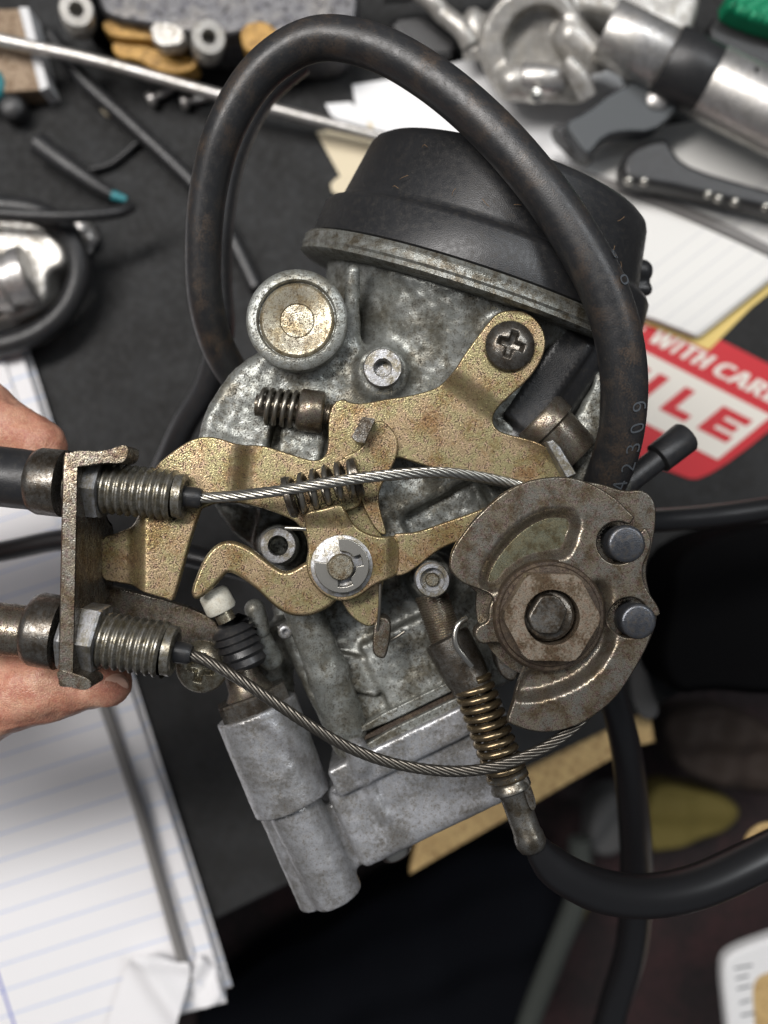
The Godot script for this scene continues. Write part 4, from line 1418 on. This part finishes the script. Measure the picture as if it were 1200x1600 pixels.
	tube(m, cr([V(80, 55, Z + 40), V(130, 125, Z + 50), V(200, 190, Z + 50), V(300, 285, Z + 40), V(350, 350, Z + 30), V(400, 450, Z + 30)], 6), 22.0, 16)
	one("cable", m, M.rubber, "dusty black cable slanting from beneath the steel rod to the hose", "cable", V(220, 210, Z))
	# yellow gasketed casting at the top left
	var yc := thing("casting", "metal casting with ochre yellow gaskets and two pale bosses, top left", "casting", V(280, 60, Z))
	m = Mb.new()
	plate(m, chaikin(pl([150, -60, 560, -80, 560, 60, 470, 78, 400, 45, 330, 60, 250, 40, 180, 30, 150, 10]), 2), Z + 190, 180.0, 14.0)
	obj("body", m, M.dark_metal, yc)
	m = Mb.new()
	plate(m, chaikin(pl([155, 26, 210, 38, 280, 30, 300, 66, 240, 62, 165, 58]), 2), Z + 150, 60.0, 6.0)
	obj("gasket", m, M.ochre, yc)
	m = Mb.new()
	plate(m, chaikin(pl([170, 62, 215, 62, 250, 80, 300, 84, 312, 104, 280, 116, 240, 108, 215, 92, 180, 90]), 2), Z + 120, 60.0, 6.0)
	obj("gasket", m, M.ochre, yc)
	m = Mb.new()
	plate(m, chaikin(pl([372, 40, 410, 28, 440, 50, 420, 78, 380, 84]), 2), Z + 195, 60.0, 6.0)
	obj("gasket", m, M.ochre, yc)
	m = Mb.new()
	plate(m, chaikin(pl([230, 30, 285, 34, 292, 70, 240, 74]), 1), Z + 196, 40.0, 8.0)
	obj("lug", m, M.alu_cast, yc)
	for b in [[125, 37, 0.0], [323, 78, 0.0]]:
		m = Mb.new()
		lathe(m, V(b[0], b[1], Z + 110), Vector3(0.25, 1, 0.2), [0, 44, 110, 46, 116, 42, 116, 20, 60, 18, 60, 0], 32)
		obj("bushing", m, M.alu_cast, yc)
	m = Mb.new()
	plate(m, chaikin(pl([110, 0, 150, -10, 200, 10, 180, 40, 140, 60]), 1), Z + 100, 90.0, 8.0)
	obj("web", m, M.dark, yc)
	# block with a white edge, teal knob and a dark part at the left
	m = Mb.new()
	plate(m, pl([-80, 15, 30, 12, 66, 140, -60, 150]), Z + 80, 78.0, 6.0)
	var wb := thing("box", "brown cardboard box with a worn white edge at the left, under the steel rod", "box", V(10, 80, Z))
	obj("panel", m, M.board_brown, wb)
	m = Mb.new()
	plate(m, pl([28, 10, 44, 10, 76, 136, 62, 142]), Z + 86, 86.0, 4.0)
	obj("white_edge", m, M.white_paint, wb)
	m = Mb.new()
	lathe(m, V(-10, 142, Z + 40), Vector3.UP, [0, 50, 40, 50, 50, 40, 50, 0], 28)
	one("knob", m, M.teal, "teal round knob at the left edge below the brown box", "knob", V(-8, 142, Z + 60))
	m = Mb.new()
	lathe(m, V(28, 178, Z), Vector3(0.1, 1, 0.1), [0, 40, 60, 38, 70, 28, 70, 0], 20)
	one("rubber_plug", m, M.rubber, "dark rubber plug near the left edge below the teal knob", "plug", V(28, 178, Z))
	# loose screws on the mat
	for b in [[244, 152, 0.5, "M", "dull grey screw lying under the steel rod, left one of two beside the hose"], [297, 158, 0.2, "M", "shiny screw glinting beside the hose under the steel rod"]]:
		m = Mb.new()
		var a := V(b[0], b[1], Z + 22); var d := Vector3(0.9, 0.0, -b[2]).normalized()
		lathe(m, a, d, [-26, 0, -26, 20, -22, 24, -8, 24, -4, 12, 0, 12], 6)
		thread(m, a, a + d * 62.0, 12, 7, 2, 16)
		one("screw", m, M.alu, b[4], "screw", V(b[0], b[1], Z), "loose screws on the mat")
	m = Mb.new()
	lathe(m, V(172, 172, Z + 2), Vector3.UP, [0, 22, 26, 20, 34, 12, 36, 0], 18)
	one("bead", m, M.cream, "tiny pinkish bead alone on the dark mat left of the screws", "bead", V(172, 172, Z))
	# casting ringed by a hose at the left
	var lc := thing("casting", "grey metal casting with a ribbed barrel at the left edge, ringed by a hose", "casting", V(20, 430, Z))
	m = Mb.new()
	plate(m, chaikin(pl([-120, 330, 40, 330, 92, 370, 106, 412, 70, 425, 75, 470, 30, 500, -120, 520]), 2), Z + 150, 140.0, 16.0)
	obj("body", m, M.alu_cast, lc)
	m = Mb.new()
	lathe(m, V(-90, 470, Z + 170), V(80, 420, Z + 170) - V(-90, 470, Z + 170), [0, 0, 0, 70, 150, 72, 156, 84, 186, 86, 190, 74, 214, 74, 218, 82, 250, 80, 256, 50, 256, 0], 32)
	obj("barrel", m, M.alu, lc)
	m = Mb.new()
	tube(m, cr([V(-160, 300, Z + 160), V(-40, 318, Z + 170), V(60, 332, Z + 160), V(110, 372, Z + 130), V(124, 430, Z + 110), V(96, 490, Z + 100), V(30, 532, Z + 100), V(-80, 545, Z + 100), V(-200, 520, Z + 100)], 6), 32.0, 18)
	one("hose", m, M.rubber, "black hose bent round the grey casting at the left edge", "hose", V(110, 430, Z + 60))
	m = Mb.new()
	nets(m, [cap_(V(128, 360, Z + 40), V(140, 372, Z + 30), 34, 26, 12), cap_(V(134, 382, Z + 30), V(138, 390, Z + 24), 18, 14, 10)], 10.0, 4.0, 0.05, 3)
	one("bolt_head", m, M.alu, "rounded bright bolt head just right of the hose ringed casting", "bolt", V(134, 370, Z))
	m = Mb.new()
	tube(m, cr([V(-160, 320, Z + 240), V(20, 335, Z + 235), V(110, 338, Z + 220), V(180, 332, Z + 190), V(205, 322, Z + 160)], 6), 17.0, 14)
	one("cable", m, M.rubber, "thin black cable running left above the hose ringed casting", "cable", V(100, 335, Z + 180))
	m = Mb.new()
	var pc := thing("pointer", "black pointed tool with a teal tip lying on the mat, left of the hose", "tool", V(150, 290, Z))
	tube(m, cr([V(60, 225, Z + 60), V(110, 262, Z + 60), V(150, 290, Z + 50), V(178, 306, Z + 40)], 5), [34, 30, 24, 14], 14)
	obj("shaft", m, M.plastic, pc)
	m = Mb.new()
	tube(m, cr([V(176, 305, Z + 42), V(198, 312, Z + 40)], 3), [15, 9], 14)
	obj("tip", m, M.teal, pc)
	m = Mb.new()
	tube(m, cr([V(140, 265, Z + 20), V(175, 255, Z + 20), V(215, 222, Z + 20)], 5), 9.0, 10)
	one("wire", m, M.rubber, "short dark wire curved across the mat left of the hose", "wire", V(175, 250, Z))
	handlebar(Z)
	below(Z)

# ---------- handlebar and brake lever, top right ----------
func handlebar(Z: float) -> void:
	var a := V(948, 48, Z + 210); var b := V(1320, 236, Z + 210)
	var d := (b - a).normalized()
	var hb := thing("handlebar", "polished metal handlebar tube with a black collar, top right", "handlebar", a + Vector3(0, -60, 0))
	var m := Mb.new()
	lathe(m, a, d, [-6, 0, -6, 78, 0, 82, 176, 82, 180, 78, 180, 60], 56)
	obj("tube", m, M.alu, hb)
	m = Mb.new()
	lathe(m, a, d, [176, 74, 176, 90, 180, 93, 300, 93, 304, 90, 304, 70], 56)
	obj("collar", m, M.plastic, hb)
	m = Mb.new()
	lathe(m, a, d, [300, 70, 300, 92, 304, 94, 900, 94], 56)
	obj("tube", m, M.alu, hb)
	m = Mb.new()
	var up := frame(a + d * 380.0, d, Vector3.UP)
	lathe(m, a + d * 378.0 + Vector3(0.35, 0.93, -0.2).normalized() * 88.0, Vector3(0.35, 0.93, -0.2), [0, 0, 0, 13, 7, 12, 8, 0], 18)
	obj("plug", m, M.dark, hb)
	var bl := thing("brake_lever", "dark grey lever bracket and black lever blade below the handlebar", "brake lever", V(960, 190, Z))
	m = Mb.new()
	plate(m, chaikin(pl([880, 190, 915, 175, 960, 140, 1010, 118, 1030, 112, 1078, 146, 1078, 146, 1052, 180, 1020, 206, 975, 205, 945, 212, 922, 240, 915, 240, 900, 222]), 1), Z + 190, 60.0, 8.0)
	obj("bracket", m, M.lever_grey, bl)
	m = Mb.new()
	lathe(m, V(1026, 156, Z + 186), Vector3.UP, [0, 30, 10, 30, 18, 20, 20, 8, 20, 0], 28)
	obj("pivot_screw", m, M.alu, bl)
	m = Mb.new()
	plate(m, chaikin(pl([972, 268, 975, 240, 1000, 222, 1038, 212, 1050, 222, 1066, 250, 1110, 268, 1180, 288, 1330, 330, 1330, 372, 1200, 326, 1120, 310, 1040, 290, 985, 284]), 2), Z + 150, 70.0, 18.0)
	var bd := obj("blade", m, M.plastic, bl)
	for q in [[982, 281], [1006, 282], [1106, 302], [1122, 309], [1148, 314], [1196, 322]]:
		m = Mb.new()
		lathe(m, V(q[0], q[1], Z + 136), Vector3(0, 0.6, 0.8), [0, 13, 8, 12, 15, 6, 16, 0], 14)
		obj("bright_spot", m, M.bright, bd)  # small bright metal domes along the blade's lower edge
	m = Mb.new()
	plate(m, chaikin(pl([860, 200, 880, 190, 930, 240, 925, 250, 905, 245]), 1), Z + 150, 50.0, 6.0)
	obj("cable_arm", m, M.plastic, bl)
	# pale clamp castings
	var cc := thing("clamp", "pale grey metal clamp casting beside the handlebar's left end", "clamp", V(860, 90, Z))
	m = Mb.new()
	var cl := []
	cl.append(cyl_(V(830, 70, Z + 20), V(830, 70, Z + 150), 150, 140, 12, 20))
	cl.append(cyl_(V(840, 68, Z + 100), V(840, 68, Z + 200), 88, 96, 4, 6, true))
	cl.append(cap_(V(800, 128, Z + 130), V(900, 136, Z + 120), 50, 44, 20))
	cl.append(cap_(V(740, 30, Z + 90), V(735, 80, Z + 90), 30, 24, 30))
	cl.append(cap_(V(890, 60, Z + 150), V(935, 90, Z + 150), 50, 40, 20))
	cl.append(box_(V(960, 10, Z + 80), Vector3(220, 60, 60), Basis(Vector3.UP, -0.25), 20, 20))
	nets(m, cl, 12.0, 3.0, 0.012, 8)
	obj("body", m, M.alu_cast, cc)
	m = Mb.new()
	lathe(m, V(812, 120, Z + 150), V(880, 128, Z + 150) - V(812, 120, Z + 150), [0, 0, 0, 34, 6, 40, 90, 42, 120, 34, 120, 0], 28)
	obj("barrel", m, M.alu, cc)
	m = Mb.new()
	tube(m, cr([V(886, 96, Z + 220), V(905, 120, Z + 215), V(918, 150, Z + 190)], 5), [22, 26, 24], 14)
	obj("ear", m, M.alu_cast, cc)
	m = Mb.new()
	lathe(m, V(835, 150, Z + 180), Vector3(0.2, 1, 0.3), [0, 20, 14, 18, 18, 0], 18)
	obj("bolt", m, M.bright, cc)
	for q in [[690, 20, 640, -20], [735, 70, 690, 20], [600, -10, 760, -30]]:
		m = Mb.new()
		tube(m, cr([V(q[0], q[1], Z + 110), V((q[0] + q[2]) / 2.0 + 8, (q[1] + q[3]) / 2.0, Z + 120), V(q[2], q[3], Z + 110)], 4), 26.0, 14)
		one("bar", m, M.alu_cast if q[0] > 650 else M.plastic, ["short pale bar end at the top edge, left of the clamp", "second pale bar touching the clamp's left side", "black bar along the top edge above the hose"][[690, 735, 600].find(q[0])], "bar", V(q[0], q[1], Z + 80))
	m = Mb.new()
	plate(m, chaikin(pl([600, 30, 690, 20, 720, 60, 700, 90, 640, 70]), 1), Z + 60, 58.0, 8.0)
	one("bracket", m, M.plastic, "small black bracket on the mat right of the hose's top", "bracket", V(660, 60, Z))
	# green block on a black one
	m = Mb.new()
	plate(m, pl([1118, 24, 1300, 60, 1300, 130, 1190, 108, 1112, 76, 1108, 44]), Z + 120, 118.0, 12.0)
	one("case", m, M.plastic, "black case in the top right corner beneath the green pouch", "case", V(1180, 70, Z))
	m = Mb.new()
	plate(m, chaikin(pl([1128, 6, 1160, -40, 1330, -20, 1330, 70, 1240, 48, 1170, 28]), 1), Z + 190, 66.0, 20.0, func(q: Vector2) -> float: return 4.0 * sin(q.x * 0.5 + q.y * 0.9), 9.0)
	one("pouch", m, M.green, "bright green ribbed pouch in the top right corner", "pouch", V(1200, 10, Z + 124))

# ---------- lower level beyond the bench edge ----------
func below(Z: float) -> void:
	var F := -3160.0
	var m := Mb.new()
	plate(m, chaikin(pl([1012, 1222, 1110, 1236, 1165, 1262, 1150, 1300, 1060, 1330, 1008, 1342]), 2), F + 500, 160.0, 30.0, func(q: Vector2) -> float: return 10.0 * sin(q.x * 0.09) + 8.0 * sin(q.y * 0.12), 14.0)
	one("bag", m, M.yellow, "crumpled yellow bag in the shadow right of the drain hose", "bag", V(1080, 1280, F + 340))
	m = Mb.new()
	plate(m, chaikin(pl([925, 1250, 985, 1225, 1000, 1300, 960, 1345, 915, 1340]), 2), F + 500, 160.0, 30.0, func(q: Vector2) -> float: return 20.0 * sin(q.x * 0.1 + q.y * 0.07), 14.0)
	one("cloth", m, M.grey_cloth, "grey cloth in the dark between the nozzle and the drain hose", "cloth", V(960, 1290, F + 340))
	m = Mb.new()
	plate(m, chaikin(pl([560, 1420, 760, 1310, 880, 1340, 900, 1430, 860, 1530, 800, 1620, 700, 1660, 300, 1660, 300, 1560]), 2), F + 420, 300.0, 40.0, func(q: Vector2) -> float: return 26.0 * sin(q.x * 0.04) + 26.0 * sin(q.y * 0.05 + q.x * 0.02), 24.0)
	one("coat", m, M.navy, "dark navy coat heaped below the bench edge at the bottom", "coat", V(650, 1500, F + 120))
	m = Mb.new()
	tube(m, cr([V(905, 1310, F + 520), V(905, 1390, F + 520), V(868, 1490, F + 500), V(826, 1600, F + 480), V(800, 1700, F + 470)], 6), 52.0, 14)
	one("strap", m, M.strap, "grey green strap along the right side of the dark coat, below the black cable", "strap", V(870, 1480, F + 420))
	m = Mb.new()
	plate(m, chaikin(pl([888, 1400, 910, 1385, 928, 1408, 905, 1455, 890, 1450]), 2), F + 470, 60.0, 12.0)
	one("wrapper", m, M.yellow, "small yellow wrapper scrap beneath the black curving cable", "wrapper", V(905, 1420, F + 410))
	m = Mb.new()
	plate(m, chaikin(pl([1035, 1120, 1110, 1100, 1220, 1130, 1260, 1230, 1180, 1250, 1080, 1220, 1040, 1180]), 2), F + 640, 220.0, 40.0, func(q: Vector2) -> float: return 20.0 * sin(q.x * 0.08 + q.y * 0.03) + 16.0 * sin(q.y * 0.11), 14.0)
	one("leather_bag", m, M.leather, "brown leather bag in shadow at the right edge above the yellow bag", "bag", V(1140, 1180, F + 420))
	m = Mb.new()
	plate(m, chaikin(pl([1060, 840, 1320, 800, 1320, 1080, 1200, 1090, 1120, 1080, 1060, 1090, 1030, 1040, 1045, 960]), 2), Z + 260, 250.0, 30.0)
	one("dark_block", m, M.dark, "near-black block standing in for the darkness at the right edge, beyond the throttle wheel", "case", V(1180, 1000, Z))  # near-black block painted in for the darkness here, not a real case
	# labelled white bottle and round tag at the right edge
	var bt := thing("carton", "white carton with small print and an orange patch in the bottom right corner", "carton", V(1190, 1560, -1700))
	m = Mb.new()
	plate(m, chaikin(pl([1127, 1512, 1140, 1489, 1200, 1466, 1340, 1420, 1340, 1720, 1150, 1720, 1136, 1600]), 2), -1500, 46.0, 20.0)
	obj("body", m, M.white_paint, bt)
	m = Mb.new()
	plate(m, chaikin(pl([1176, 1534, 1200, 1518, 1300, 1500, 1300, 1680, 1186, 1680, 1178, 1580]), 2), -1496, 3.0, 1.0)
	obj("label_patch", m, M.tan, bt)
	for q in [[1148, 1512, 28], [1150, 1528, 20], [1152, 1544, 22], [1156, 1566, 17], [1158, 1586, 22]]:
		m = Mb.new()
		plate(m, pl([q[0], q[1], q[0] + q[2], q[1] - 5, q[0] + q[2], q[1] - 2, q[0], q[1] + 3]), -1498, 2.4, 0.3)
		obj("print_line", m, M.print_grey, bt)
	m = Mb.new()
	lathe(m, V(1196, 1318, -900), Vector3(0.1, 1, 0.2), [0, 62, 8, 64, 14, 60, 14, 24, 8, 22, 8, 0], 36)
	one("washer", m, M.tan, "round tan washer at the right edge above the curving cable", "washer", V(1196, 1318, -900))

# ---------- lamps above the bench, outside the picture ----------
func lamp(label: String, at: Vector3, aim: Vector3, w: float, l: float, energy: float, c: Color, turn: float) -> void:
	var y := (aim - at).normalized()
	var bs := Basis.looking_at(y, Vector3(0, 0, -1).rotated(Vector3.UP, turn))
	var root := Node3D.new()
	root.name = numbered("ceiling_lamp", self)
	add_child(root, true)
	root.transform = Transform3D(bs, at)
	tag(root, label, "lamp", "lamps above the bench")
	var hs := MeshInstance3D.new(); hs.name = "housing"
	var bm := BoxMesh.new(); bm.size = Vector3(w + 0.04, l + 0.04, 0.05)
	hs.mesh = bm; hs.material_override = M.white_paint; hs.position = Vector3(0, 0, 0.05)
	root.add_child(hs, true)
	var df := MeshInstance3D.new(); df.name = "diffuser"
	var b2 := BoxMesh.new(); b2.size = Vector3(w, l, 0.012)
	df.mesh = b2; df.material_override = M.lamp_glow; df.position = Vector3(0, 0, 0.018)
	root.add_child(df, true)
	var al := AreaLight3D.new(); al.name = "lamp_light"
	al.area_size = Vector2(w, l)
	al.light_energy = energy
	al.light_color = c
	al.shadow_enabled = true
	root.add_child(al, true)
	al.position = Vector3(0, 0, 0.005)

func _ready() -> void:
	# camera
	var cam := Camera3D.new()
	cam.name = "camera"
	cam.near = 0.01; cam.far = 20.0
	cam.fov = 2.0 * rad_to_deg(atan(800.0 / D))
	var ca := CameraAttributesPhysical.new()
	ca.frustum_focal_length = 20.79
	ca.exposure_aperture = 9.0
	ca.frustum_focus_distance = 0.1345
	cam.attributes = ca
	cam.transform = Transform3D(Basis(Vector3.RIGHT, -PI / 2), world_of(Vector3(0, D, 0)))
	add_child(cam)
	cam.fov = 2.0 * rad_to_deg(atan(800.0 / D))
	# surroundings and exposure
	var e := Environment.new()
	e.background_mode = Environment.BG_COLOR
	e.background_color = Color(0.36, 0.372, 0.395)
	e.tonemap_mode = Environment.TONE_MAPPER_LINEAR
	e.tonemap_exposure = 1.0
	e.sdfgi_enabled = true; e.ssao_enabled = true; e.ssil_enabled = true
	var we := WorldEnvironment.new()
	we.name = "surroundings"
	we.environment = e
	add_child(we)
	materials()
	# light
	lamp("long white ceiling lamp over the left end of the bench", Vector3(-0.45, 1.25, -0.40), Vector3(0, 0.1, 0), 1.1, 0.22, 2.0, Color(1, 0.985, 0.975), 0.5)
	lamp("second white ceiling lamp over the right end of the bench", Vector3(0.75, 1.3, -0.55), Vector3(0, 0.1, 0), 0.9, 0.2, 0.72, Color(0.96, 0.98, 1), -0.6)
	bench()
	carburettor()
	cables()
	hand()
